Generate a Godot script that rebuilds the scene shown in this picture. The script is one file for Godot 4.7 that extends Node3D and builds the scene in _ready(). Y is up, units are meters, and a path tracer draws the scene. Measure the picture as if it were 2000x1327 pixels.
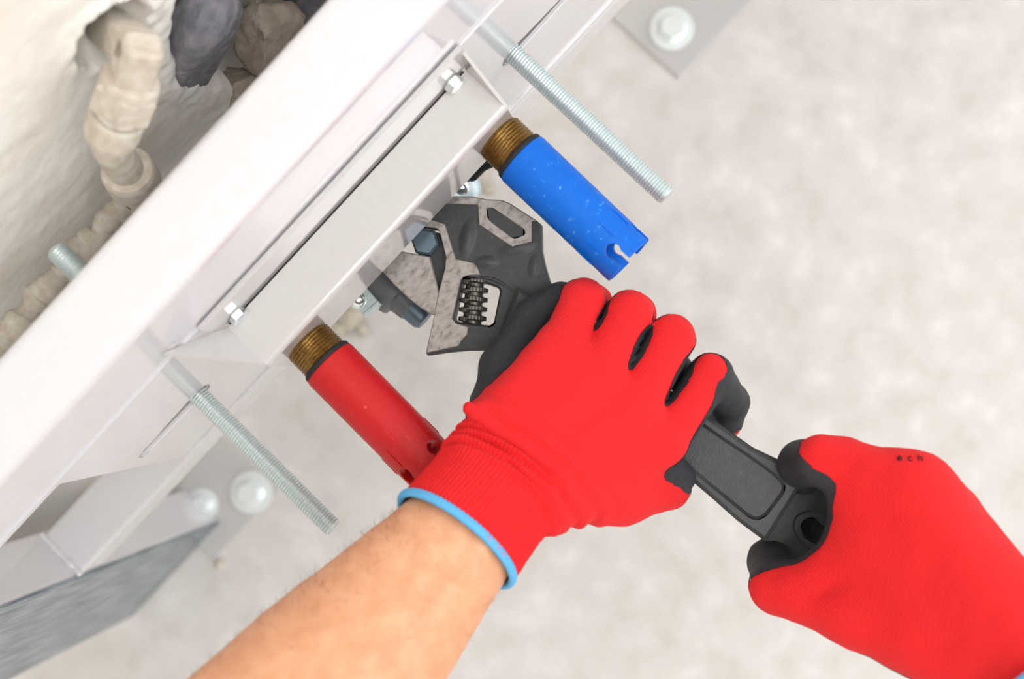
extends Node3D
# A plumber's gloved hands turning an adjustable wrench below a white sanitary mounting frame, seen from above.

const FPX := 2400.0            # focal length in pixels of the 2000 x 1327 frame
const CAM_Y := 1.15
var cam_basis: Basis
var cam_pos := Vector3(0, CAM_Y, 0)
var M := {}
var used := {}

# ------------------------------------------------------------------ pixels to places
func ray(px: float, py: float) -> Vector3:
	return (cam_basis * Vector3(px - 1000.0, 663.5 - py, -FPX)).normalized()

func at_y(px: float, py: float, y: float) -> Vector3:
	var r := ray(px, py)
	return cam_pos + r * ((y - cam_pos.y) / r.y)

func P(px: float, py: float, drop: float) -> Vector3:      # a point that lies «drop» metres below the camera's height
	return at_y(px, py, CAM_Y - drop)

func at_z(px: float, py: float, z: float) -> Vector3:
	var r := ray(px, py)
	return cam_pos + r * ((z - cam_pos.z) / r.z)

func flat(pts: Array, y: float) -> PackedVector2Array:     # pixel outline -> (x, z) on a level plane
	var o := PackedVector2Array()
	for p in pts:
		var q := at_y(p[0], p[1], y)
		o.append(Vector2(q.x, q.z))
	return o

# ------------------------------------------------------------------ mesh building
class Builder:
	var v := PackedVector3Array()
	var uv := PackedVector2Array()

	func tri(a: Vector3, b: Vector3, c: Vector3) -> void:
		v.append(a); v.append(b); v.append(c)

	func quad(a: Vector3, b: Vector3, c: Vector3, d: Vector3) -> void:
		tri(a, b, c); tri(a, c, d)

	func grid(rows: Array, wrap := false, cap0 := false, cap1 := false) -> void:
		# rows: Array of PackedVector3Array of one length
		for i in rows.size() - 1:
			var r0: PackedVector3Array = rows[i]
			var r1: PackedVector3Array = rows[i + 1]
			var n := r0.size()
			for j in (n if wrap else n - 1):
				var k := (j + 1) % n
				quad(r0[j], r1[j], r1[k], r0[k])
		if cap0: fan(rows[0], false)
		if cap1: fan(rows[-1], true)

	func fan(r: PackedVector3Array, back: bool) -> void:
		var c := Vector3.ZERO
		for p in r: c += p
		c /= r.size()
		for j in r.size():
			var k := (j + 1) % r.size()
			if back: tri(c, r[k], r[j])
			else: tri(c, r[j], r[k])

	func box(lo: Vector3, hi: Vector3, xf := Transform3D(), bev := 0.0) -> void:
		var rect := PackedVector2Array([Vector2(lo.x, lo.z), Vector2(hi.x, lo.z), Vector2(hi.x, hi.z), Vector2(lo.x, hi.z)])
		slab(rect, [], lo.y, hi.y, bev, xf)

	func inset(r: PackedVector2Array, d: float) -> PackedVector2Array:
		var o := PackedVector2Array()
		var n := r.size()
		for i in n:
			var e0 := (r[i] - r[(i + n - 1) % n]).normalized()
			var e1 := (r[(i + 1) % n] - r[i]).normalized()
			var n0 := Vector2(-e0.y, e0.x)
			var n1 := Vector2(-e1.y, e1.x)
			var m := n0 + n1
			var l := m.length()
			m = m / l if l > 1e-4 else n0
			o.append(r[i] + m * (d / maxf(0.45, m.dot(n0))))
		return o

	func area2(r: PackedVector2Array) -> float:
		var s := 0.0
		for i in r.size():
			s += r[i].cross(r[(i + 1) % r.size()])
		return s * 0.5

	# prism over an outline with holes, from height h0 to h1 along the transform's y, with chamfered rims
	func slab(outer: PackedVector2Array, holes: Array, h0: float, h1: float, bev := 0.0, xf := Transform3D()) -> void:
		var rings: Array = []
		var o := outer.duplicate()
		if area2(o) < 0: o.reverse()
		rings.append(o)
		for h in holes:
			var q: PackedVector2Array = h.duplicate()
			if area2(q) > 0: q.reverse()
			rings.append(q)
		var caps: Array = []
		for r: PackedVector2Array in rings:
			var ins := inset(r, bev) if bev > 0.0 else r
			caps.append(ins)
			var n := r.size()
			var hb0 := h0 + bev
			var hb1 := h1 - bev
			for i in n:
				var k := (i + 1) % n
				var a0 := xf * Vector3(r[i].x, hb0, r[i].y)
				var b0 := xf * Vector3(r[k].x, hb0, r[k].y)
				var a1 := xf * Vector3(r[i].x, hb1, r[i].y)
				var b1 := xf * Vector3(r[k].x, hb1, r[k].y)
				quad(a0, a1, b1, b0)
				if bev > 0.0:
					quad(a1, xf * Vector3(ins[i].x, h1, ins[i].y), xf * Vector3(ins[k].x, h1, ins[k].y), b1)
					quad(xf * Vector3(ins[i].x, h0, ins[i].y), a0, b0, xf * Vector3(ins[k].x, h0, ins[k].y))
		var poly: PackedVector2Array = caps[0]
		for h in range(1, caps.size()):
			poly = bridge(poly, caps[h])
		var t := Geometry2D.triangulate_polygon(poly)
		if t.is_empty():
			push_warning("cap failed")
		for i in range(0, t.size(), 3):
			var a := poly[t[i]]
			var b := poly[t[i + 1]]
			var c := poly[t[i + 2]]
			if (b - a).cross(c - a) < 0:
				var s := b; b = c; c = s
			tri(xf * Vector3(a.x, h1, a.y), xf * Vector3(b.x, h1, b.y), xf * Vector3(c.x, h1, c.y))
			tri(xf * Vector3(a.x, h0, a.y), xf * Vector3(c.x, h0, c.y), xf * Vector3(b.x, h0, b.y))

	func bridge(o: PackedVector2Array, h: PackedVector2Array) -> PackedVector2Array:
		var hi := 0
		for i in h.size():
			if h[i].x > h[hi].x: hi = i
		var best := -1
		var bd := INF
		for i in o.size():
			var d := o[i].distance_to(h[hi])
			if d >= bd: continue
			var ok := true
			for j in o.size():
				var k := (j + 1) % o.size()
				if j == i or k == i: continue
				if Geometry2D.segment_intersects_segment(o[i].lerp(h[hi], 0.001), h[hi].lerp(o[i], 0.001), o[j], o[k]) != null:
					ok = false; break
			if ok:
				for j in h.size():
					var k := (j + 1) % h.size()
					if j == hi or k == hi: continue
					if Geometry2D.segment_intersects_segment(o[i], h[hi], h[j], h[k]) != null:
						ok = false; break
			if ok: bd = d; best = i
		if best < 0: best = 0
		var r := PackedVector2Array()
		for i in best + 1: r.append(o[i])
		for i in h.size() + 1: r.append(h[(hi + i) % h.size()])
		for i in range(best, o.size()): r.append(o[i])
		return r

	func lathe(profile: Array, seg: int, xf := Transform3D(), wob = null) -> void:
		# profile: [along y, radius] pairs
		var rows: Array = []
		for p in profile:
			var row := PackedVector3Array()
			for j in seg:
				var a := TAU * j / seg
				var rr: float = p[1]
				if wob != null: rr = wob.call(p[0], a, rr)
				row.append(xf * Vector3(cos(a) * rr, p[0], -sin(a) * rr))
			rows.append(row)
		grid(rows, true, profile[0][1] > 1e-6, profile[-1][1] > 1e-6)

	func thread(l: float, r: float, pitch: float, depth: float, seg: int, xf: Transform3D, per := 4) -> void:
		var rows: Array = []
		var n := int(l / pitch * per)
		for i in n + 1:
			var y := l * i / n
			var row := PackedVector3Array()
			for j in seg:
				var a := TAU * j / seg
				var ph := fposmod(y / pitch - float(j) / seg, 1.0)
				var rr := r - depth * absf(ph * 2.0 - 1.0)
				var e := minf(y, l - y)
				if e < 0.0018: rr = minf(rr, r - depth * 0.4 - (0.0018 - e) * 0.7)
				row.append(xf * Vector3(cos(a) * rr, y, -sin(a) * rr))
			rows.append(row)
		grid(rows, true, true, true)

	func tube(path: Array, rad: Array, seg := 16, caps := true) -> void:
		var rows: Array = []
		var up := Vector3(0.13, 0.98, 0.11)
		var side := Vector3.ZERO
		for i in path.size():
			var d: Vector3 = (path[mini(i + 1, path.size() - 1)] - path[maxi(i - 1, 0)]).normalized()
			if i == 0:
				side = d.cross(up).normalized() if absf(d.dot(up)) < 0.95 else d.cross(Vector3.RIGHT).normalized()
			else:
				side = (side - d * side.dot(d)).normalized()
			var w := d.cross(side)
			var row := PackedVector3Array()
			for j in seg:
				var a := TAU * j / seg
				row.append(path[i] + (side * cos(a) + w * sin(a)) * rad[i])
			rows.append(row)
		grid(rows, true, caps, caps)

	func mesh(crease := 38.0) -> ArrayMesh:
		var n := v.size()
		var vol := 0.0
		for i in range(0, n, 3):
			vol += v[i].dot(v[i + 1].cross(v[i + 2]))
		if vol > 0.0:                       # front faces run clockwise
			for i in range(0, n, 3):
				var t := v[i + 1]; v[i + 1] = v[i + 2]; v[i + 2] = t
		var cc := cos(deg_to_rad(crease))
		var fn := PackedVector3Array(); fn.resize(n / 3)
		var fu := PackedVector3Array(); fu.resize(n / 3)
		var at := {}
		for i in range(0, n, 3):
			var c := (v[i + 2] - v[i]).cross(v[i + 1] - v[i])
			fn[i / 3] = c
			fu[i / 3] = c.normalized()
			for k in 3:
				var key := Vector3i((v[i + k] * 100000.0).round())
				if at.has(key): at[key].append(i / 3)
				else: at[key] = PackedInt32Array([i / 3])
		var nn := PackedVector3Array(); nn.resize(n)
		for i in n:
			var f := i / 3
			var s := Vector3.ZERO
			for g in at[Vector3i((v[i] * 100000.0).round())]:
				if fu[g].dot(fu[f]) >= cc: s += fn[g]
			nn[i] = s.normalized() if s.length_squared() > 1e-24 else Vector3.UP
		var arr := []
		arr.resize(Mesh.ARRAY_MAX)
		arr[Mesh.ARRAY_VERTEX] = v
		arr[Mesh.ARRAY_NORMAL] = nn
		var am := ArrayMesh.new()
		am.add_surface_from_arrays(Mesh.PRIMITIVE_TRIANGLES, arr)
		return am

func mb() -> Builder:
	return Builder.new()

func put(called: String, mesh: Mesh, m: Material, parent: Node = null) -> MeshInstance3D:
	var o := MeshInstance3D.new()
	o.name = called
	o.mesh = mesh
	o.material_override = m
	(parent if parent else self).add_child(o, true)
	return o

func obj(called: String, b: Builder, m: Material, parent: Node = null, crease := 38.0) -> MeshInstance3D:
	return put(called, b.mesh(crease), m, parent)

func numbered(called: String) -> String:
	var n: int = used.get(called, 0)
	used[called] = n + 1
	return called if n == 0 else "%s_%03d" % [called, n]

func thing(called: String, label: String, category: String, group := "") -> Node3D:
	var o := Node3D.new()
	o.name = numbered(called)
	add_child(o)
	tag(o, label, category, group)
	return o

func tag(o: Node, label: String, category: String, group := "") -> Node:
	o.set_meta("label", label)
	o.set_meta("category", category)
	if group: o.set_meta("group", group)
	return o

func struct(o: Node, label := "") -> Node:
	o.set_meta("kind", "structure")
	if label: o.set_meta("label", label)
	return o

func frame_y(origin: Vector3, dir: Vector3, hint := Vector3(0.31, 0.2, 0.93)) -> Transform3D:   # y along dir
	var y := dir.normalized()
	var x := y.cross(hint).normalized()
	return Transform3D(Basis(x, y, x.cross(y)), origin)

# ------------------------------------------------------------------ materials
func noise_tex(seed_: int, freq: float, ramp: Array, octaves := 4, size := 512, type := FastNoiseLite.TYPE_SIMPLEX_SMOOTH) -> NoiseTexture2D:
	var n := FastNoiseLite.new()
	n.seed = seed_
	n.noise_type = type
	n.frequency = freq
	n.fractal_octaves = octaves
	var t := NoiseTexture2D.new()
	t.width = size
	t.height = size
	t.seamless = true
	t.noise = n
	if ramp.size():
		var g := Gradient.new()
		g.offsets = PackedFloat32Array(ramp.map(func(e): return e[0]))
		g.colors = PackedColorArray(ramp.map(func(e): return e[1]))
		t.color_ramp = g
	return t

func mat(c: Color, rough := 0.5, metal := 0.0) -> StandardMaterial3D:
	var m := StandardMaterial3D.new()
	m.albedo_color = c
	m.roughness = rough
	m.metallic = metal
	return m

func tri_tex(m: StandardMaterial3D, tex: Texture2D, scale: float, world := false) -> StandardMaterial3D:
	m.albedo_texture = tex
	m.uv1_triplanar = true
	m.uv1_world_triplanar = world
	m.uv1_scale = Vector3.ONE * scale
	return m

func relief(m: StandardMaterial3D, tex: Texture2D, cm: float) -> StandardMaterial3D:
	m.heightmap_enabled = true
	m.heightmap_texture = tex
	m.heightmap_scale = cm
	return m

func knit_image() -> ImageTexture:       # one tile of plain knit: two columns of V stitches
	var n := 64
	var im := Image.create(n, n, false, Image.FORMAT_RGB8)
	for y in n:
		for x in n:
			var u := fposmod(x / 32.0, 1.0)
			var w := absf(u - 0.5) * 2.0           # 0 in the middle of the wale, 1 at its edge
			var s := fposmod(y / 32.0 + w * 0.55, 1.0)
			var yarn := sin(PI * clampf(w * 1.15, 0.0, 1.0))
			var h := clampf(yarn * (0.35 + 0.65 * sin(PI * s)), 0.0, 1.0)
			im.set_pixel(x, y, Color(h, h, h))
	return ImageTexture.create_from_image(im)

func knit_shade() -> ImageTexture:        # knit colour with the shade between the stitches painted in
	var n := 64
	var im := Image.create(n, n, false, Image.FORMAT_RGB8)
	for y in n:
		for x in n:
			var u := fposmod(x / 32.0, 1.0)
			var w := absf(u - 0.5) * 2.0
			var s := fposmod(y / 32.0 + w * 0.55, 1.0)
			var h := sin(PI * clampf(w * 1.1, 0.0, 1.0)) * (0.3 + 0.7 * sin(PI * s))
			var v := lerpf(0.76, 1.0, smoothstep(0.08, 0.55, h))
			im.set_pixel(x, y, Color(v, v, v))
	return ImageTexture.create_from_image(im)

func make_materials() -> void:
	var W := Color.WHITE
	# powder-coated steel
	var m := mat(Color(0.875, 0.868, 0.885), 0.16)
	m.metallic_specular = 0.7
	m.clearcoat_enabled = true; m.clearcoat = 1.0; m.clearcoat_roughness = 0.07
	M.white = relief(tri_tex(m, noise_tex(3, 0.03, [[0.0, Color(0.985, 0.985, 0.985)], [1.0, W]]), 6.0), noise_tex(4, 0.012, []), 0.006)
	m = mat(Color(0.785, 0.773, 0.768), 0.2)
	m.metallic_specular = 0.7
	m.clearcoat_enabled = true; m.clearcoat = 1.0; m.clearcoat_roughness = 0.06
	M.bracket = relief(tri_tex(m, noise_tex(33, 0.04, [[0.0, Color(0.98, 0.98, 0.98)], [1.0, W]]), 8.0), noise_tex(34, 0.012, []), 0.004)
	# zinc-plated steel
	m = mat(Color(0.87, 0.915, 0.915), 0.36, 0.5)
	M.zinc = tri_tex(m, noise_tex(5, 0.05, [[0.0, Color(0.86, 0.88, 0.88)], [1.0, W]]), 14.0)
	M.zinc_bright = mat(Color(0.93, 0.955, 0.955), 0.34, 0.35)
	m = mat(Color(0.90, 0.93, 0.93), 0.16, 0.9)
	M.chrome = m
	# galvanised sheet: streaks along the upright
	m = mat(Color(0.74, 0.78, 0.81), 0.26, 0.85)
	m = tri_tex(m, noise_tex(6, 0.05, [[0.0, Color(0.36, 0.40, 0.43)], [0.42, Color(0.70, 0.74, 0.76)], [0.65, Color(0.92, 0.94, 0.95)], [1.0, W]]), 1.0)
	m.uv1_scale = Vector3(14, 0.5, 14)
	M.galv = relief(m, noise_tex(61, 0.05, []), 0.008)
	m = mat(Color(0.60, 0.49, 0.29), 0.36, 0.8)
	M.brass = tri_tex(m, noise_tex(7, 0.04, [[0.0, Color(0.62, 0.5, 0.38)], [0.55, Color(0.9, 0.85, 0.75)], [1.0, W]]), 25.0)
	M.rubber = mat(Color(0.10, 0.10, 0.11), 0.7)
	M.dark = mat(Color(0.16, 0.165, 0.17), 0.55)
	# plastic test plugs with plaster scuffs
	var scuff_b := [[0.0, Color(0.0, 0.385, 0.80)], [0.80, Color(0.0, 0.41, 0.83)], [0.86, Color(0.35, 0.60, 0.90)], [1.0, Color(0.66, 0.78, 0.92)]]
	m = mat(W, 0.42); m.metallic_specular = 0.35; m.clearcoat_enabled = true; m.clearcoat = 0.08; m.clearcoat_roughness = 0.25
	M.blue = tri_tex(m, noise_tex(8, 0.028, scuff_b, 5), 12.0)
	var scuff_r := [[0.0, Color(0.73, 0.05, 0.075)], [0.82, Color(0.76, 0.06, 0.085)], [0.90, Color(0.84, 0.28, 0.30)], [1.0, Color(0.90, 0.52, 0.53)]]
	m = mat(W, 0.45); m.metallic_specular = 0.4; m.clearcoat_enabled = true; m.clearcoat = 0.15; m.clearcoat_roughness = 0.3
	M.red = tri_tex(m, noise_tex(9, 0.028, scuff_r, 5), 12.0)
	# wrench: black phosphated steel and ground, rust-speckled faces
	m = mat(W, 0.50, 0.25)
	M.black_steel = relief(tri_tex(m, noise_tex(10, 0.02, [[0.0, Color(0.215, 0.225, 0.23)], [0.7, Color(0.235, 0.245, 0.25)], [0.9, Color(0.255, 0.262, 0.262)], [1.0, Color(0.36, 0.355, 0.34)]], 5), 16.0), noise_tex(11, 0.06, []), 0.01)
	m = mat(Color(0.89, 0.885, 0.88), 0.40, 0.55)
	M.ground = tri_tex(m, noise_tex(12, 0.035, [[0.0, Color(0.49, 0.455, 0.43)], [0.22, Color(0.58, 0.55, 0.53)], [0.38, Color(0.67, 0.645, 0.63)], [0.7, Color(0.72, 0.70, 0.69)], [1.0, Color(0.76, 0.745, 0.735)]], 7), 1.0)
	M.ground.uv1_scale = Vector3(8, 8, 13)
	m = mat(Color(0.33, 0.32, 0.30), 0.35, 0.6)
	M.worm = m
	# glove
	var knit := knit_image()
	m = mat(Color(1.0, 0.095, 0.125), 0.85)
	m.rim_enabled = true; m.rim = 0.4; m.rim_tint = 0.6
	m = tri_tex(m, noise_tex(13, 0.01, [[0.0, Color(0.93, 0.9, 0.9)], [1.0, W]]), 9.0)
	m.albedo_texture = knit_shade()
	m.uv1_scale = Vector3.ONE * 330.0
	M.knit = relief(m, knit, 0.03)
	m = mat(Color(1.0, 0.095, 0.125), 0.85)
	m.rim_enabled = true; m.rim = 0.4; m.rim_tint = 0.6
	M.rib = m
	m = mat(Color(0.175, 0.185, 0.205), 0.62)
	m.uv1_triplanar = true
	m.uv1_scale = Vector3.ONE * 40.0
	M.coat = relief(m, noise_tex(14, 0.05, [], 5), 0.09)
	m = mat(Color(0.36, 0.68, 0.88), 0.8)
	m.rim_enabled = true; m.rim = 0.3; m.rim_tint = 0.8
	M.hem = m
	# skin
	m = mat(W, 0.52)
	m.subsurf_scatter_enabled = true; m.subsurf_scatter_strength = 0.12
	M.skin = relief(tri_tex(m, noise_tex(15, 0.02, [[0.0, Color(0.80, 0.545, 0.405)], [0.5, Color(0.865, 0.625, 0.475)], [1.0, Color(0.91, 0.70, 0.565)]], 5), 7.0), noise_tex(16, 0.09, []), 0.02)
	M.hair = mat(Color(0.30, 0.20, 0.14), 0.6)
	# building
	m = mat(W, 0.92)
	m = tri_tex(m, noise_tex(17, 0.012, [[0.0, Color(0.80, 0.775, 0.755)], [0.35, Color(0.835, 0.812, 0.795)], [0.65, Color(0.85, 0.832, 0.816)], [1.0, Color(0.90, 0.885, 0.87)]], 7, 1024), 1.6, true)
	M.concrete = relief(m, noise_tex(18, 0.05, [], 5, 1024), 0.05)
	m = mat(W, 0.93)
	m = tri_tex(m, noise_tex(19, 0.01, [[0.0, Color(0.925, 0.89, 0.84)], [0.45, Color(0.96, 0.94, 0.91)], [1.0, Color(0.975, 0.965, 0.945)]], 5), 2.6, true)
	M.plaster = relief(m, noise_tex(20, 0.05, [], 5), 0.06)
	M.paint = mat(Color(0.93, 0.92, 0.90), 0.9)
	m = mat(W, 0.85)
	M.dusty = tri_tex(m, noise_tex(21, 0.02, [[0.0, Color(0.72, 0.665, 0.595)], [0.5, Color(0.80, 0.76, 0.705)], [1.0, Color(0.88, 0.86, 0.82)]], 5), 12.0)
	m = mat(W, 0.9)
	M.stone_grey = relief(tri_tex(m, noise_tex(22, 0.02, [[0.0, Color(0.42, 0.42, 0.45)], [0.6, Color(0.54, 0.53, 0.56)], [0.85, Color(0.66, 0.64, 0.65)], [1.0, Color(0.80, 0.77, 0.74)]], 5), 9.0), noise_tex(23, 0.03, []), 0.1)
	m = mat(W, 0.9)
	M.stone_tan = relief(tri_tex(m, noise_tex(24, 0.02, [[0.0, Color(0.66, 0.60, 0.54)], [0.6, Color(0.78, 0.72, 0.66)], [1.0, Color(0.88, 0.84, 0.78)]], 5), 9.0), noise_tex(25, 0.03, []), 0.1)
	m = mat(Color(0.36, 0.37, 0.38), 0.45)
	M.grey_plastic = m
	m = mat(Color(0.36, 0.43, 0.48), 0.35, 0.5)
	M.blue_steel = m

# ------------------------------------------------------------------ smooth bodies from bones
class Field:
	var a: Array[Vector3] = []
	var b: Array[Vector3] = []
	var ra: Array[float] = []
	var rb: Array[float] = []
	var k: Array[float] = []
	var nd: Array[Vector3] = []
	var th: Array[float] = []

	func bone(p: Vector3, q: Vector3, r0: float, r1: float, kk: float, dorsal := Vector3.UP, thr := -0.1) -> void:
		a.append(p); b.append(q); ra.append(r0); rb.append(r1); k.append(kk); nd.append(dorsal.normalized()); th.append(thr)

	func one(i: int, p: Vector3) -> float:
		var ab := b[i] - a[i]
		var t := clampf((p - a[i]).dot(ab) / maxf(ab.length_squared(), 1e-9), 0.0, 1.0)
		return (p - a[i] - ab * t).length() - lerpf(ra[i], rb[i], t)

	func dist(p: Vector3, subset: PackedInt32Array) -> float:
		var d := 1.0
		for i in subset:
			var ab := b[i] - a[i]
			var t := clampf((p - a[i]).dot(ab) / maxf(ab.length_squared(), 1e-9), 0.0, 1.0)
			var e := (p - a[i] - ab * t).length() - lerpf(ra[i], rb[i], t)
			var kk := k[i]
			var h := maxf(kk - absf(d - e), 0.0) / kk
			d = minf(d, e) - h * h * kk * 0.25
		return d

	func all() -> PackedInt32Array:
		return PackedInt32Array(range(a.size()))

	var wave := 0.0
	var wave_axis := Vector3.RIGHT

	func dorsal(p: Vector3) -> float:        # > 0 on the back of the hand, < 0 on its coated side
		var ds := PackedFloat32Array()
		var dm := 1.0
		for i in a.size():
			var e := one(i, p)
			ds.append(e)
			dm = minf(dm, e)
		var s := 0.0
		var ws := 0.0
		for i in a.size():
			if ds[i] > dm + 0.016: continue
			var w := exp(-(ds[i] - dm) / 0.0034)
			var ab := b[i] - a[i]
			var t := clampf((p - a[i]).dot(ab) / maxf(ab.length_squared(), 1e-9), 0.0, 1.0)
			var c := a[i] + ab * t
			s += w * ((p - c).dot(nd[i]) / maxf((p - c).length(), 1e-5) - th[i])
			ws += w
		return s / ws + wave * sin(p.dot(wave_axis) * 720.0)

	func hit(o: Vector3, r: Vector3) -> Vector3:
		var t := 0.3
		var al := all()
		for i in 90:
			var d := dist(o + r * t, al)
			if d < 0.00005 or t > 2.0: break
			t += d * 0.8
		return o + r * t

	func normal(p: Vector3) -> Vector3:
		var al := all()
		var e := 0.0006
		return Vector3(dist(p + Vector3(e, 0, 0), al) - dist(p - Vector3(e, 0, 0), al), dist(p + Vector3(0, e, 0), al) - dist(p - Vector3(0, e, 0), al), dist(p + Vector3(0, 0, e), al) - dist(p - Vector3(0, 0, e), al)).normalized()

	# surface nets; returns [vertices, quads as 4 indices]
	func nets(h: float) -> Array:
		var lo := Vector3.INF
		var hi := -Vector3.INF
		for i in a.size():
			var r := maxf(ra[i], rb[i]) + 0.006
			lo = lo.min(a[i].min(b[i]) - Vector3.ONE * r)
			hi = hi.max(a[i].max(b[i]) + Vector3.ONE * r)
		var B := 4
		var nb := Vector3i(((hi - lo) / (h * B)).ceil())
		var n := nb * B + Vector3i.ONE
		var sx := 1
		var sy := n.x
		var sz := n.x * n.y
		var val := PackedFloat32Array(); val.resize(n.x * n.y * n.z); val.fill(9.0)
		var vid := PackedInt32Array(); vid.resize(n.x * n.y * n.z); vid.fill(-1)
		var blocks: Array[Vector3i] = []
		var diag := h * B * 0.5 * sqrt(3.0)
		var cnt := a.size()
		for bz in nb.z:
			for by in nb.y:
				for bx in nb.x:
					var c := lo + Vector3(bx + 0.5, by + 0.5, bz + 0.5) * h * B
					var ds := PackedFloat32Array(); ds.resize(cnt)
					var dm := 1.0
					for i in cnt:
						var e := one(i, c)
						ds[i] = e
						dm = minf(dm, e)
					if dm > diag + 0.006 or dm < -diag - 0.004: continue
					var sub := PackedInt32Array()
					for i in cnt:
						if ds[i] < dm + 2.0 * diag + 0.014: sub.append(i)
					if absf(dist(c, sub)) > diag * 1.25 + 0.001: continue
					blocks.append(Vector3i(bx, by, bz))
					for z in B + 1:
						for y in B + 1:
							var row := (bx * B) + (by * B + y) * sy + (bz * B + z) * sz
							for x in B + 1:
								if val[row + x] > 8.0:
									val[row + x] = dist(lo + Vector3(bx * B + x, by * B + y, bz * B + z) * h, sub)
		var verts := PackedVector3Array()
		var off := [0, sx, sy, sx + sy, sz, sx + sz, sy + sz, sx + sy + sz]
		var pos := [Vector3(0, 0, 0), Vector3(1, 0, 0), Vector3(0, 1, 0), Vector3(1, 1, 0), Vector3(0, 0, 1), Vector3(1, 0, 1), Vector3(0, 1, 1), Vector3(1, 1, 1)]
		var edges := [[0, 1], [2, 3], [4, 5], [6, 7], [0, 2], [1, 3], [4, 6], [5, 7], [0, 4], [1, 5], [2, 6], [3, 7]]
		var quads := PackedInt32Array()
		var cells: Array[Vector3i] = []
		for bl in blocks:
			for z in B:
				for y in B:
					for x in B:
						var ci := bl * B + Vector3i(x, y, z)
						var id := ci.x + ci.y * sy + ci.z * sz
						var m := 0
						for q in 8:
							if val[id + off[q]] < 0.0: m += 1
						if m == 0 or m == 8: continue
						var s := Vector3.ZERO
						var c := 0
						for e in edges:
							var v0 := val[id + off[e[0]]]
							var v1 := val[id + off[e[1]]]
							if (v0 < 0.0) != (v1 < 0.0):
								s += pos[e[0]].lerp(pos[e[1]], v0 / (v0 - v1))
								c += 1
						vid[id] = verts.size()
						verts.append(lo + (Vector3(ci) + s / c) * h)
						cells.append(ci)
		var ax := [[sy, sz, sx], [sz, sx, sy], [sx, sy, sz]]
		for ci in cells:
			var id := ci.x + ci.y * sy + ci.z * sz
			for d in 3:
				var v0 := val[id]
				var v1 := val[id + ax[d][2]]
				if v0 > 8.0 or v1 > 8.0 or (v0 < 0.0) == (v1 < 0.0): continue
				var i1: int = id - ax[d][0]
				var i2: int = id - ax[d][0] - ax[d][1]
				var i3: int = id - ax[d][1]
				if i2 < 0 or vid[i1] < 0 or vid[i2] < 0 or vid[i3] < 0: continue
				if v0 < 0.0: quads.append_array([vid[id], vid[i3], vid[i2], vid[i1]])
				else: quads.append_array([vid[id], vid[i1], vid[i2], vid[i3]])
		return [verts, quads]

# splits a body's surface into the knit back and the coated palm along a smooth line; basis = the glove's own axes
func glove_meshes(f: Field, h: float, local: Transform3D, wrinkle: Callable) -> Array:
	var r := f.nets(h)
	var v: PackedVector3Array = r[0]
	var q: PackedInt32Array = r[1]
	var idx := PackedInt32Array()
	for i in range(0, q.size(), 4):
		idx.append_array([q[i], q[i + 1], q[i + 2], q[i], q[i + 2], q[i + 3]])
	var n := normals_of(v, idx)
	var g := PackedFloat32Array(); g.resize(v.size())
	for i in v.size():
		g[i] = f.dorsal(v[i])
		var wv: float = wrinkle.call(v[i], n[i])
		v[i] = v[i] + n[i] * wv
	# smooth the dividing line
	for it in 6:
		var s := PackedFloat32Array(); s.resize(v.size())
		var c := PackedFloat32Array(); c.resize(v.size())
		for i in range(0, idx.size(), 3):
			var t := g[idx[i]] + g[idx[i + 1]] + g[idx[i + 2]]
			for k in 3:
				s[idx[i + k]] += t; c[idx[i + k]] += 3.0
		for i in v.size():
			if c[i] > 0: g[i] = s[i] / c[i]
	n = normals_of(v, idx)
	var inv := local.affine_inverse()
	var out := []
	for side in [1.0, -1.0]:
		var ov := PackedVector3Array()
		var on := PackedVector3Array()
		for i in range(0, idx.size(), 3):
			var pv: Array[Vector3] = []
			var pn: Array[Vector3] = []
			for k in 3:
				var i0 := idx[i + k]
				var i1 := idx[i + (k + 1) % 3]
				var g0: float = g[i0] * side
				var g1: float = g[i1] * side
				if g0 >= 0.0:
					pv.append(v[i0]); pn.append(n[i0])
				if (g0 >= 0.0) != (g1 >= 0.0):
					var t := g0 / (g0 - g1)
					pv.append(v[i0].lerp(v[i1], t)); pn.append(n[i0].lerp(n[i1], t).normalized())
			for k in range(1, pv.size() - 1):
				for j in [0, k, k + 1]:
					var lift := 0.0003 if side < 0 else 0.0
					ov.append(inv * (pv[j] + pn[j] * lift))
					on.append((inv.basis * pn[j]).normalized())
		var arr := []
		arr.resize(Mesh.ARRAY_MAX)
		arr[Mesh.ARRAY_VERTEX] = ov
		arr[Mesh.ARRAY_NORMAL] = on
		var am := ArrayMesh.new()
		am.add_surface_from_arrays(Mesh.PRIMITIVE_TRIANGLES, arr)
		out.append(am)
	return out

func normals_of(v: PackedVector3Array, idx: PackedInt32Array) -> PackedVector3Array:
	var n := PackedVector3Array(); n.resize(v.size())
	for i in range(0, idx.size(), 3):
		var c := (v[idx[i + 2]] - v[idx[i]]).cross(v[idx[i + 1]] - v[idx[i]])
		n[idx[i]] += c; n[idx[i + 1]] += c; n[idx[i + 2]] += c
	for i in n.size(): n[i] = n[i].normalized()
	return n

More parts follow.
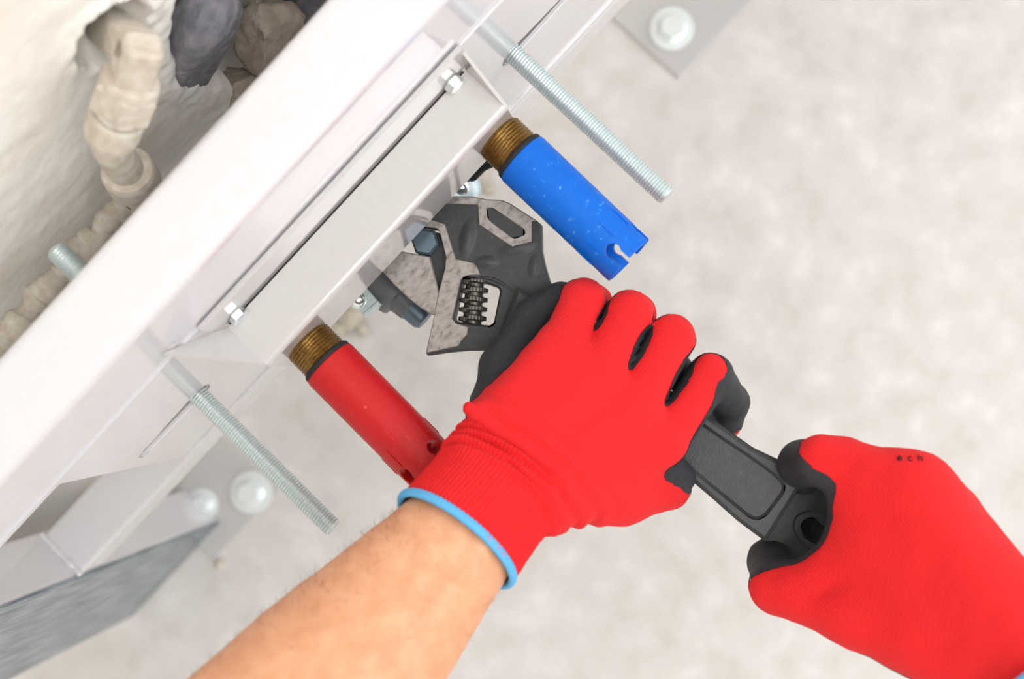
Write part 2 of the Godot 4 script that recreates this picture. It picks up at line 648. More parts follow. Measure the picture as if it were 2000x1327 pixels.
# ------------------------------------------------------------------ the scene
func _ready() -> void:
	# camera: the plumb line's vanishing point lies at (1243, 699); the frame's rails run 46.3 degrees up to the right
	var yc := -Vector3(243, -36, -FPX).normalized()
	var xc := Vector3(cos(deg_to_rad(46.3)), sin(deg_to_rad(46.3)), 0)
	xc = (xc - yc * xc.dot(yc)).normalized()
	var zc := xc.cross(yc)
	cam_basis = Basis(Vector3(xc.x, yc.x, zc.x), Vector3(xc.y, yc.y, zc.y), Vector3(xc.z, yc.z, zc.z))
	var cam := Camera3D.new()
	cam.name = "camera"
	cam.fov = rad_to_deg(2.0 * atan(663.5 / FPX))
	cam.near = 0.02
	cam.far = 50.0
	cam.transform = Transform3D(cam_basis, cam_pos)
	add_child(cam)
	cam.current = true
	var we := WorldEnvironment.new()
	we.name = "environment"
	var env := Environment.new()
	env.background_mode = Environment.BG_SKY
	var sky := Sky.new()
	var sm := ProceduralSkyMaterial.new()
	sm.sky_top_color = Color(0.72, 0.80, 0.90)
	sm.sky_horizon_color = Color(0.92, 0.94, 0.96)
	sm.ground_bottom_color = Color(0.75, 0.73, 0.70)
	sm.ground_horizon_color = Color(0.86, 0.85, 0.83)
	sky.sky_material = sm
	env.sky = sky
	env.background_energy_multiplier = 2.0
	env.tonemap_mode = Environment.TONE_MAPPER_LINEAR
	env.tonemap_exposure = 0.575
	env.sdfgi_enabled = true
	env.ssao_enabled = true
	env.ssil_enabled = true
	we.environment = env
	var att := CameraAttributesPhysical.new()
	att.frustum_focal_length = 43.4
	att.frustum_focus_distance = 0.684
	att.exposure_aperture = 5.0
	we.camera_attributes = att
	add_child(we)
	# daylight through the window at the side of the room
	var wl := AreaLight3D.new()
	wl.name = "window_daylight"
	wl.area_size = Vector2(1.9, 1.3)
	wl.light_color = Color(0.965, 0.985, 1.0)
	wl.light_energy = 3.8
	wl.area_range = 8.0
	wl.shadow_enabled = true
	wl.transform = Transform3D(Basis.looking_at(Vector3(-1, 0, 0), Vector3.UP), Vector3(1.66, 1.5, 1.25))
	add_child(wl)
	make_materials()
	build_room()
	build_frame()
	await build_fittings()
	build_wrench()
	build_person()
	build_wall_things()

# ------------------------------------------------------------------ room
const WALL_Z := -0.27
func build_room() -> void:
	var b := mb()
	b.box(Vector3(-1.7, -0.1, WALL_Z - 0.3), Vector3(1.9, 0.0, 2.6))
	struct(obj("floor", b, M.concrete), "pale concrete floor with fine speckles")
	b = mb()
	b.box(Vector3(-1.7, 2.5, WALL_Z - 0.3), Vector3(1.9, 2.6, 2.6))
	struct(obj("ceiling", b, M.paint))
	b = mb()
	b.box(Vector3(-1.7, 0, WALL_Z - 0.3), Vector3(-1.55, 2.5, 2.6))
	struct(obj("wall_left", b, M.paint))
	b = mb()
	b.box(Vector3(-1.7, 0, 2.45), Vector3(1.9, 2.5, 2.6))
	struct(obj("wall_front", b, M.paint))
	# side wall with the window opening
	b = mb()
	var x0 := 1.75
	var x1 := 1.9
	b.box(Vector3(x0, 0, WALL_Z - 0.3), Vector3(x1, 0.85, 2.6))
	b.box(Vector3(x0, 2.15, WALL_Z - 0.3), Vector3(x1, 2.5, 2.6))
	b.box(Vector3(x0, 0.85, WALL_Z - 0.3), Vector3(x1, 2.15, 0.3))
	b.box(Vector3(x0, 0.85, 2.2), Vector3(x1, 2.15, 2.6))
	struct(obj("wall_right", b, M.paint))
	b = mb()
	var yo := PackedVector2Array([Vector2(0.85, 0.3), Vector2(2.15, 0.3), Vector2(2.15, 2.2), Vector2(0.85, 2.2)])
	var h1 := PackedVector2Array([Vector2(0.91, 0.36), Vector2(2.09, 0.36), Vector2(2.09, 1.21), Vector2(0.91, 1.21)])
	var h2 := PackedVector2Array([Vector2(0.91, 1.29), Vector2(2.09, 1.29), Vector2(2.09, 2.14), Vector2(0.91, 2.14)])
	b.slab(yo, [h1, h2], -0.03, 0.03, 0.003, Transform3D(Basis(Vector3.UP, Vector3.RIGHT, Vector3.BACK), Vector3(1.83, 0, 0)))
	var wf := obj("window_1", b, M.white)
	struct(wf, "white two-light window frame")
	# glowing ceiling panel, out of view, added for soft top light
	var lamp := thing("added_ceiling_lamp", "added unseen square panel lamp on the ceiling for soft top light", "lamp")
	b = mb()
	b.box(Vector3(-0.42, 2.455, 0.20), Vector3(0.98, 2.5, 1.60), Transform3D(), 0.006)
	obj("housing", b, M.paint, lamp)
	b = mb()
	b.box(Vector3(-0.38, 2.449, 0.24), Vector3(0.94, 2.4545, 1.56), Transform3D(), 0.001)
	var gm := mat(Color(0.95, 0.95, 0.93), 0.6)
	gm.emission_enabled = true
	gm.emission = Color(1.0, 0.97, 0.93)
	gm.emission_energy_multiplier = 1.6
	obj("diffuser", b, gm, lamp)
	var al := AreaLight3D.new()
	al.name = "added_lamp_light"
	al.area_size = Vector2(1.3, 1.3)
	al.light_color = Color(0.985, 0.99, 1.0)
	al.light_energy = 4.4
	al.area_range = 8.0
	al.shadow_enabled = true
	al.transform = Transform3D(Basis.looking_at(Vector3.DOWN, Vector3.RIGHT), Vector3(0.28, 2.44, 0.90))
	lamp.add_child(al)
	build_back_wall()

func build_back_wall() -> void:
	# plaster wall with a broken-out cavity and a pipe hole, modelled as relief on a fine grid
	var cav := PackedVector2Array()
	for p in [[345, -60], [335, 40], [322, 75], [325, 105], [345, 140], [400, 160], [440, 165], [470, 200], [520, 210], [640, 150], [760, 0], [760, -80]]:
		var q := at_z(p[0], p[1], WALL_Z)
		cav.append(Vector2(q.x, q.y))
	var hole := at_z(214, 62, WALL_Z)
	var ridge0 := at_z(440, 215, WALL_Z)
	var ridge1 := at_z(285, 375, WALL_Z)
	var n := FastNoiseLite.new()
	n.seed = 5; n.frequency = 30.0; n.fractal_octaves = 4
	var n2 := FastNoiseLite.new()
	n2.seed = 9; n2.frequency = 120.0; n2.fractal_octaves = 3
	var x0 := -0.34
	var x1 := 0.24
	var y0 := 0.34
	var y1 := 0.80
	var h := 0.0020
	var nx := int((x1 - x0) / h)
	var ny := int((y1 - y0) / h)
	var rows := []
	for j in ny + 1:
		var row := PackedVector3Array()
		for i in nx + 1:
			var x := x0 + (x1 - x0) * i / nx
			var y := y0 + (y1 - y0) * j / ny
			var p := Vector2(x, y)
			var wob := n.get_noise_2d(x, y)
			var fine := n2.get_noise_2d(x, y)
			var z := 0.0
			# cavity
			var dm := 1.0
			for e in cav.size():
				var c := Geometry2D.get_closest_point_to_segment(p, cav[e], cav[(e + 1) % cav.size()])
				dm = minf(dm, c.distance_to(p))
			if not Geometry2D.is_point_in_polygon(p, cav): dm = -dm
			dm += wob * 0.006 + fine * 0.0012
			z -= 0.075 * smoothstep(0.0, 0.014, dm)
			z += 0.003 * smoothstep(0.02, 0.0, absf(dm + 0.008)) * (1.0 + fine * 0.8)
			# pipe hole
			var dh := Vector2((x - hole.x), (y - hole.y)).length() + fine * 0.0012 - 0.0185
			z -= 0.060 * smoothstep(0.0005, -0.0065, dh)
			z += 0.004 * smoothstep(0.014, 0.0, absf(dh)) * (0.5 + fine * 0.9)
			# the edge of the thicker plaster coat runs down from the cavity
			var c2 := Geometry2D.get_closest_point_to_segment(p, Vector2(ridge0.x, ridge0.y), Vector2(ridge1.x, ridge1.y) )
			var below := (p - c2).dot(Vector2(0.6, -0.8))
			z -= 0.012 * smoothstep(-0.004, 0.008, below) * smoothstep(0.10, 0.05, (p - c2).length())
			z += wob * 0.0011 + fine * 0.0003
			var ed := minf(minf(x - x0, x1 - x), minf(y - y0, y1 - y))
			z *= smoothstep(0.0, 0.006, ed)
			row.append(Vector3(x, y, WALL_Z + z))
		rows.append(row)
	for it in 2:                        # soften the relief's steps
		var src := rows.duplicate(true)
		for j in range(1, ny):
			for i in range(1, nx):
				var zs: float = src[j][i].z * 4.0 + src[j - 1][i].z + src[j + 1][i].z + src[j][i - 1].z + src[j][i + 1].z
				rows[j][i] = Vector3(src[j][i].x, src[j][i].y, zs / 8.0)
	var b := mb()
	b.grid(rows)
	var back := WALL_Z - 0.14
	b.box(Vector3(-1.55, 0, back), Vector3(1.75, y0, WALL_Z))
	b.box(Vector3(-1.55, y1, back), Vector3(1.75, 2.5, WALL_Z))
	b.box(Vector3(-1.55, y0, back), Vector3(x0, y1, WALL_Z))
	b.box(Vector3(x1, y0, back), Vector3(1.75, y1, WALL_Z))
	b.box(Vector3(-1.55, 0, back - 0.03), Vector3(1.75, 2.5, back))
	struct(obj("wall_back", b, M.plaster, null, 50.0), "cream plastered wall with a broken-out cavity and a pipe hole")

# ------------------------------------------------------------------ mounting frame
const BEAM_TOP := 0.535
const BEAM_BOT := 0.594
const PLATE_Z := -0.168
func rounded_path(pts: Array, r: float, seg := 6) -> PackedVector2Array:
	var o := PackedVector2Array()
	for i in pts.size():
		var p: Vector2 = pts[i]
		if i == 0 or i == pts.size() - 1:
			o.append(p); continue
		var a: Vector2 = (pts[i - 1] - p).normalized()
		var c: Vector2 = (pts[i + 1] - p).normalized()
		for k in seg + 1:
			var t := float(k) / seg
			o.append((p + a * r).lerp(p, t).lerp(p.lerp(p + c * r, t), t))
	return o

func round_poly(pts: PackedVector2Array, r: float, seg := 5) -> PackedVector2Array:
	var o := PackedVector2Array()
	var n := pts.size()
	for i in n:
		var p := pts[i]
		var a := pts[(i + n - 1) % n] - p
		var c := pts[(i + 1) % n] - p
		var rr := minf(r, minf(a.length(), c.length()) * 0.45)
		for k in seg + 1:
			var t := float(k) / seg
			o.append((p + a.normalized() * rr).lerp(p, t).lerp(p.lerp(p + c.normalized() * rr, t), t))
	return o

func sheet(path: PackedVector2Array, t: float) -> PackedVector2Array:     # a path thickened to one side
	var o := path.duplicate()
	var n := path.size()
	for i in range(n - 1, -1, -1):
		var d := (path[mini(i + 1, n - 1)] - path[maxi(i - 1, 0)]).normalized()
		o.append(path[i] + Vector2(-d.y, d.x) * t)
	return o

func along_x(b: Builder, prof: PackedVector2Array, x0: float, x1: float, bev := 0.0) -> void:   # profile in (z, y)
	b.slab(prof, [], x0, x1, bev, Transform3D(Basis(Vector3.BACK, Vector3.RIGHT, Vector3.UP), Vector3.ZERO))

func Y(drop: float) -> float:
	return CAM_Y - drop

func hex(r: float, turn := 0.0) -> PackedVector2Array:     # r = half across flats
	var o := PackedVector2Array()
	for i in 6:
		o.append(Vector2.from_angle(TAU * i / 6 + turn) * r / cos(PI / 6))
	return o

func circle(r: float, n := 24) -> PackedVector2Array:
	var o := PackedVector2Array()
	for i in n: o.append(Vector2.from_angle(TAU * i / n) * r)
	return o

var rod_l: Vector3
var rod_r: Vector3
func build_frame() -> void:
	rod_l = at_z(388, 772, PLATE_Z)
	rod_r = at_z(1002, 105, PLATE_Z)
	var post_x := P(155, 1125, 0.85).x          # inner face of the left upright
	var plate_l := at_z(362, 893, PLATE_Z)      # lower left corner of the rod plate
	var xr := 0.46
	var fr := thing("mounting_frame", "white powder-coated steel sanitary mounting frame before the plastered wall", "frame")
	# upper beam: square tube with rounded edges
	var b := mb()
	var prof := round_poly(PackedVector2Array([Vector2(PLATE_Z - 0.0024, Y(BEAM_TOP)), Vector2(PLATE_Z, Y(BEAM_BOT)), Vector2(-0.211, Y(BEAM_BOT)), Vector2(-0.211, Y(BEAM_TOP))]), 0.0065, 7)
	along_x(b, prof, -0.50, xr)
	obj("upper_beam", b, M.white, fr)
	# rod plate with two slots, hem along its lower edge
	b = mb()
	var yb := plate_l.y
	var outer := PackedVector2Array([Vector2(plate_l.x, yb), Vector2(xr - 0.02, yb), Vector2(xr - 0.02, Y(BEAM_BOT) - 0.001), Vector2(plate_l.x, Y(BEAM_BOT) - 0.001)])
	var slots := []
	for s in [[rod_l, -1.0], [rod_r, 1.0]]:
		var c: Vector3 = s[0]
		var sg: float = s[1]
		var o := PackedVector2Array()
		for i in 9: o.append(Vector2(c.x, c.y) + Vector2.from_angle(PI / 2 + PI * i / 8.0) * 0.0082 * Vector2(sg, 1))
		for i in 9: o.append(Vector2(c.x + sg * 0.045, c.y) + Vector2.from_angle(-PI / 2 + PI * i / 8.0) * 0.0055 * Vector2(sg, 1))
		slots.append(o)
	b.slab(outer, slots, PLATE_Z - 0.0028, PLATE_Z, 0.0005, Transform3D(Basis(Vector3.RIGHT, Vector3.BACK, Vector3.UP), Vector3.ZERO))
	obj("rod_plate", b, M.white, fr)
	b = mb()
	along_x(b, round_poly(PackedVector2Array([Vector2(PLATE_Z + 0.0014, yb + 0.0035), Vector2(PLATE_Z + 0.0014, yb - 0.004), Vector2(PLATE_Z - 0.028, yb - 0.004), Vector2(PLATE_Z - 0.028, yb)]), 0.0012, 3), plate_l.x, xr - 0.02)
	obj("lower_flange", b, M.white, fr)
	b = mb()
	along_x(b, PackedVector2Array([Vector2(PLATE_Z + 0.0012, Y(BEAM_BOT) - 0.004), Vector2(PLATE_Z + 0.0012, Y(BEAM_BOT) + 0.0015), Vector2(PLATE_Z - 0.004, Y(BEAM_BOT) + 0.0015), Vector2(PLATE_Z - 0.004, Y(BEAM_BOT) - 0.004)]), plate_l.x - 0.06, xr - 0.02, 0.0005)
	obj("weld_strip", b, M.white, fr)
	# lower rail, a bar between the uprights
	b = mb()
	var zf := P(155, 1125, 0.85).z
	var zb := zf - 0.040
	var yr := Y(0.85)
	along_x(b, round_poly(PackedVector2Array([Vector2(zf, yr), Vector2(zf, yr - 0.036), Vector2(zb, yr - 0.036), Vector2(zb, yr)]), 0.004, 6), post_x, xr - 0.02)
	obj("lower_rail", b, M.white, fr)
	# welds where the rail meets the upright
	b = mb()
	var rg := RandomNumberGenerator.new(); rg.seed = 4
	var path := []
	var rad := []
	for i in 15:
		path.append(Vector3(post_x + 0.0012, yr + 0.0008 * rg.randf(), lerpf(zb - 0.001, zf + 0.001, i / 14.0)))
		rad.append(0.0022 + 0.0014 * rg.randf())
	b.tube(path, rad, 10)
	obj("weld_bead", b, M.white, fr, 70.0)
	# uprights: wide galvanised channels down to the floor
	for side in [0, 1]:
		b = mb()
		var xa: float = post_x - 0.125 if side == 0 else xr
		var xb: float = post_x if side == 0 else xr + 0.125
		var z1 := zf
		var z0 := zf - 0.045
		var t := 0.0022
		var ring := round_poly(PackedVector2Array([Vector2(xa, z1), Vector2(xb, z1), Vector2(xb, z0), Vector2(xa, z0)]), 0.004, 5)
		var inner := round_poly(PackedVector2Array([Vector2(xa + t, z1 - t), Vector2(xb - t, z1 - t), Vector2(xb - t, z0 + t), Vector2(xa + t, z0 + t)]), 0.003, 5)
		b.slab(ring, [inner], 0.004, Y(BEAM_BOT) - 0.0005)
		obj("upright", b, M.white, fr)
		b = mb()
		b.box(Vector3(xa - 0.001, 0.0045, z1 + 0.0002), Vector3(xb + 0.0005, Y(BEAM_BOT) - 0.001, z1 + 0.0022), Transform3D(), 0.0005)
		var sl := obj("facing_sheet", b, M.galv, fr)
		sl.set_meta("label", "galvanised steel facing with streaks along its length")
	# foot plates on the floor
	var fl := at_y(1325, 155, 0.0)
	var fk := at_y(1203, 45, 0.0)
	b = mb()
	b.box(Vector3(fl.x, 0.0, -0.235), Vector3(xr + 0.15, 0.006, fl.z), Transform3D(), 0.0012)
	obj("foot_plate", b, M.bracket, fr)
	b = mb()
	b.box(Vector3(post_x - 0.03, 0.0, -0.235), Vector3(at_y(548, 958, 0.0).x, 0.006, at_y(548, 958, 0.0).z), Transform3D(), 0.0012)
	obj("foot_plate", b, M.bracket, fr)
	# anchor bolts through the foot plates
	anchor(at_y(1312, 57, 0.006), "zinc hex anchor bolt with wide washer on the bare corner of the white foot plate")
	anchor(at_y(492, 962, 0.006), "zinc hex anchor bolt on the foot plate beside the galvanised upright")
	anchor(at_y(398, 985, 0.006), "zinc hex anchor bolt close against the galvanised upright's inner face", 0.85)
	# threaded rods
	var tip_r := at_z(1303, 388, 0)
	var rl := 0.126
	for s in [[rod_r, "zinc threaded rod passing beside the blue test plug", 1303, 386], [rod_l, "zinc threaded rod passing beside the red test plug", 641, 1046]]:
		var c: Vector3 = s[0]
		var r := ray(s[2], s[3])
		# tip: the point of the level line through c along z that comes nearest to the tip's sight line
		var tz: float = (cam_pos + r * ((c.y - cam_pos.y) / r.y)).z
		b = mb()
		b.thread(tz - (PLATE_Z - 0.03), 0.0060, 0.00175, 0.00085, 22, frame_y(Vector3(c.x, c.y, PLATE_Z - 0.03), Vector3.BACK))
		var o := obj("threaded_rod", b, M.zinc, null, 60.0)
		o.name = numbered("threaded_rod")
		tag(o, s[1], "threaded rod", "rods in the slotted plate")

func anchor(p: Vector3, label: String, sc := 1.12) -> void:
	var t := thing("anchor_bolt", label, "bolt", "anchor bolts in the foot plates")
	t.position = p
	var b := mb()
	b.lathe([[0.0, 0.0175 * sc], [0.0018, 0.0185 * sc], [0.0032, 0.0180 * sc], [0.0036, 0.007 * sc]], 40)
	obj("washer", b, M.zinc_bright, t, 22.0)
	b = mb()
	b.lathe([[0.0034, 0.0120 * sc], [0.0050, 0.0120 * sc], [0.0056, 0.0108 * sc]], 36)
	obj("flange", b, M.zinc_bright, t, 22.0)
	b = mb()
	b.slab(hex(0.0090 * sc, 0.35), [], 0.0054, 0.0140, 0.0008)
	obj("hex_head", b, M.zinc_bright, t)

# ------------------------------------------------------------------ bracket, plugs and the fitting under it
func build_fittings() -> void:
	var lip_z := P(693, 533, 0.62).z
	var flange_z := PLATE_Z + 0.0035
	var a := at_z(876, 148, flange_z)       # right end near the nut
	var c := at_z(446, 612, flange_z)       # left end
	var xl := at_z(532, 716, lip_z).x
	var xr := at_z(1003, 232, lip_z).x
	var br := thing("connection_bracket", "white folded sheet-metal bracket carrying both test plugs", "bracket")
	var yt := Y(0.62)
	var b := mb()
	# back flange
	b.box(Vector3(xl - 0.004, yt - 0.006, flange_z - 0.0030), Vector3(xr + 0.004, Y(0.589), flange_z), Transform3D(), 0.0005)
	obj("back_flange", b, M.bracket, br)
	# tray and lip in one folded sheet
	b = mb()
	var lip_b := Y(0.668)
	var zb := flange_z + 0.0013
	var path := rounded_path([Vector2(zb, yt + 0.0025), Vector2(lip_z, yt), Vector2(lip_z + 0.0006, lip_b)], 0.0035, 6)
	along_x(b, sheet(path, -0.0025), xl, xr, 0.0004)
	obj("tray", b, M.bracket, br, 60.0)
	# dark strip added as painted shade in the gap between tray and flange
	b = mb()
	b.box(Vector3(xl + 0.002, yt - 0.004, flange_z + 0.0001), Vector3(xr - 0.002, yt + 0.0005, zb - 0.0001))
	obj("gap_shade_strip", b, M.rubber, br)
	# wings folded from the tray's ends back to the rod plate
	for w in [[[888, 150], [992, 231], [897, 92], xr], [[441, 622], [531, 713], [318, 692], xl]]:
		var t1 := Vector3(w[3], yt + 0.0022, zb)
		var t2 := Vector3(w[3], yt - 0.001, lip_z - 0.001)
		var t3 := at_z(w[2][0], w[2][1], PLATE_Z + 0.0006)
		var nn := (t2 - t1).cross(t3 - t1).normalized() * 0.0009
		b = mb()
		var rows := [PackedVector3Array([t1 + nn, t2 + nn, t3 + nn]), PackedVector3Array([t1 - nn, t2 - nn, t3 - nn])]
		b.grid(rows, true, true, true)
		obj("wing", b, M.bracket, br, 20.0)
	# nuts holding the back flange
	for px in [[876, 152], [448, 610]]:
		var q := at_z(px[0], px[1], flange_z)
		b = mb()
		b.slab(hex(0.0046, 0.2), [], 0.0, 0.0050, 0.0008, frame_y(Vector3(q.x, yt + 0.006, flange_z), Vector3.BACK, Vector3.UP))
		obj("hex_nut", b, M.chrome, br)
	# plugs
	for s in [[true, 983, 275, 1229, 509], [false, 624, 690, 850, 920]]:
		var blue: bool = s[0]
		var d := 0.648
		var q0 := P(s[1], s[2], d)
		var q1 := P(s[3], s[4], d)
		q0.z = lip_z + 0.0005
		q0.x = lerpf(q0.x, q1.x, 0.5 if false else 0.0)
		var dir := (q1 - q0)
		dir.y = 0
		var len_ := dir.length() - 0.0165
		var nm := "brass_nipple"
		var bn := thing(nm, "brass threaded pipe nipple in the bracket's lip holding the %s plug" % ("blue" if blue else "red"), "pipe fitting", "brass nipples in the bracket")
		b = mb()
		b.thread(0.021, 0.0142, 0.0018, 0.0009, 44, frame_y(q0 - dir.normalized() * 0.001, dir))
		obj("threaded_body", b, M.brass, bn, 60.0)
		b = mb()
		b.lathe([[0.0138, 0.0143], [0.0146, 0.0150], [0.0158, 0.0153], [0.0168, 0.0150], [0.0171, 0.0143]], 40, frame_y(q0, dir))
		obj("seal_ring", b, M.rubber, bn, 70.0)
		var st := q0 + dir.normalized() * 0.0165
		await build_plug(st, dir, len_, blue)
	# fitting under the tray that the wrench turns
	var u := thing("pipe_union", "dark steel-blue union nut gripped between the wrench's jaws", "pipe fitting")
	var nc := P(833, 474, 0.686)
	var jd := P(839, 501, 0.686) - P(778, 491, 0.686)
	var turn := atan2(jd.z, jd.x)
	b = mb()
	b.slab(hex(0.0071, turn), [], -0.012, 0.006, 0.0012, Transform3D(Basis(), nc))
	obj("union_nut", b, M.blue_steel, u)
	b = mb()
	b.lathe([[-0.05, 0.0055], [-0.011, 0.0055]], 24, Transform3D(Basis(), nc))
	obj("pipe_end", b, M.dark, u)
	b = mb()
	var e0 := P(722, 530, 0.715)
	var e1 := P(800, 598, 0.715)
	var ed := (e1 - e0)
	b.lathe([[-0.02, 0.0105], [0.004, 0.0105], [0.005, 0.0138], [0.018, 0.0142], [0.0235, 0.0130], [0.0245, 0.0095], [0.0330, 0.0088], [0.0345, 0.0070]], 32, frame_y(e0, ed))
	var cap := thing("pipe_coupling", "grey plastic pipe coupling under the bracket behind the wrench's jaw", "pipe fitting")
	obj("coupling_body", b, M.grey_plastic, cap)
	b = mb()
	b.lathe([[0.033, 0.0080], [0.042, 0.0078], [0.0445, 0.0062], [0.045, 0.0]], 28, frame_y(e0, ed))
	obj("coupling_tip", b, M.blue_steel, cap)
	b = mb()
	b.lathe([[-0.006, 0.0122], [-0.0045, 0.0128], [0.0015, 0.0128], [0.0025, 0.0120]], 32, frame_y(e0, ed))
	obj("seal_ring", b, M.rubber, cap)
	var clip := thing("pipe_clip", "small zinc clip with a screw under the bracket beside the coupling", "clip")
	b = mb()
	var cl := flat([[672, 560], [700, 545], [740, 590], [711, 616], [690, 596]], Y(0.70))
	b.slab(cl, [], Y(0.70) - 0.0025, Y(0.70), 0.0006)
	obj("clip_plate", b, M.zinc, clip)
	b = mb()
	var edge := flat([[739, 588], [744, 594], [714, 620], [709, 614]], Y(0.70))
	b.slab(edge, [], Y(0.70) - 0.010, Y(0.70) + 0.0015, 0.0004)
	obj("folded_edge", b, M.zinc, clip)
	b = mb()
	b.lathe([[0.0, 0.0052], [0.0012, 0.0052], [0.003, 0.0040], [0.0042, 0.0020], [0.0044, 0.0]], 24, Transform3D(Basis(), P(698, 586, 0.70)))
	obj("screw_head", b, M.chrome, clip)
	var wa := thing("washer", "domed zinc washer with bolt under the bracket beside the wrench's head", "washer")
	b = mb()
	b.lathe([[0.0, 0.0118], [0.0014, 0.0122], [0.003, 0.0100], [0.0036, 0.0052]], 32, frame_y(P(899, 366, 0.712), Vector3(0.25, 1, 0.25)))
	obj("washer_disc", b, M.zinc, wa)
	b = mb()
	b.lathe([[0.003, 0.0052], [0.0075, 0.0050], [0.009, 0.0034], [0.0094, 0.0]], 20, frame_y(P(899, 366, 0.712), Vector3(0.25, 1, 0.25)))
	obj("bolt_head", b, M.chrome, wa)
	# black cable end under the blue nipple
	b = mb()
	b.tube([P(985, 300, 0.70), P(962, 318, 0.702), P(944, 326, 0.705), P(925, 345, 0.71), P(910, 352, 0.715)], [0.0026, 0.0026, 0.0026, 0.0026, 0.0024], 12)
	var cb := obj("cable", b, M.rubber)
	tag(cb, "short black cable under the bracket near the blue plug", "cable")

func build_plug(p: Vector3, dir: Vector3, l: float, blue: bool) -> void:
	var seg := 64
	var r := 0.0157
	var t := thing("test_plug", "%s plastic pressure-test plug screwed on its brass nipple" % ("blue scuffed" if blue else "red"), "pipe plug", "pressure-test plugs")
	t.transform = frame_y(p, dir, Vector3.UP)
	var root := CSGCombiner3D.new()
	var oc := CSGPolygon3D.new()
	oc.polygon = PackedVector2Array([Vector2(0, 0), Vector2(r * 0.93, 0), Vector2(r * 0.985, 0.0008), Vector2(r, 0.0022), Vector2(r * 0.985, l * 0.62), Vector2(r * 0.97, l - 0.0008), Vector2(r * 0.94, l), Vector2(0, l)])
	oc.mode = CSGPolygon3D.MODE_SPIN
	oc.spin_sides = seg
	oc.smooth_faces = true
	root.add_child(oc)
	var bore := CSGCylinder3D.new()
	bore.operation = CSGShape3D.OPERATION_SUBTRACTION
	bore.radius = r * 0.74; bore.height = 0.06; bore.sides = seg
	bore.position = Vector3(0, l + 0.03 - 0.024, 0)
	root.add_child(bore)
	for k in 2:
		var ang := PI * k / 2.0 + (0.22 if blue else 0.80)
		var hole := CSGCylinder3D.new()
		hole.operation = CSGShape3D.OPERATION_SUBTRACTION
		hole.radius = 0.0042; hole.height = 0.06; hole.sides = 24
		hole.transform = Transform3D(Basis(Vector3.UP, ang) * Basis(Vector3.RIGHT, PI / 2), Vector3(0, l - 0.0085, 0))
		root.add_child(hole)
		var slit := CSGBox3D.new()
		slit.operation = CSGShape3D.OPERATION_SUBTRACTION
		slit.size = Vector3(0.0066, 0.0180, 0.06)
		slit.transform = Transform3D(Basis(Vector3.UP, ang), Vector3(0, l + 0.0005, 0))
		root.add_child(slit)
	root.name = "plug_body"
	t.add_child(root, true)
	await get_tree().process_frame
	await get_tree().process_frame
	var body := mb()
	body.v = root.bake_static_mesh().get_faces()
	t.remove_child(root)
	root.free()
	obj("plug_body", body, M.blue if blue else M.red, t, 35.0)
	# raised bars round the open end
	for k in 8:
		var ang := TAU * k / 8.0 + 0.6
		var b := mb()
		b.box(Vector3(-0.0003, l * 0.70, 0.0), Vector3(0.0003, l - 0.013, 0.0006), Transform3D(Basis(Vector3.UP, ang), Vector3(sin(ang), 0, cos(ang)) * (r * 0.972)))
		obj("grip_bar", b, M.blue if blue else M.red, t)

# ------------------------------------------------------------------ adjustable wrench
func zw(pts: Array, sc := 3.318, ox := 660.0, oy := 340.0) -> Array:    # from zoomed-crop pixels to frame pixels
	return pts.map(func(e): return [e[0] / sc + ox, e[1] / sc + oy])

func mound(b: Builder, p: Array, q: Array, wide: float, high: float, y: float) -> void:   # a soft swelling of a level surface
	var c := at_y((p[0] + q[0]) * 0.5, (p[1] + q[1]) * 0.5, y)
	var d := at_y(q[0], q[1], y) - at_y(p[0], p[1], y)
	var l := d.length() * 0.5 + wide
	d = d.normalized()
	var e := Vector3(-d.z, 0, d.x)
	var rows := []
	for i in 13:
		var r := i / 12.0
		var row := PackedVector3Array()
		for j in 36:
			var a := TAU * j / 36
			row.append(c + (d * cos(a) * l + e * sin(a) * wide) * r + Vector3.UP * (high * pow(1.0 - r * r, 2.0) - 0.00004))
		rows.append(row)
	b.grid(rows, true)

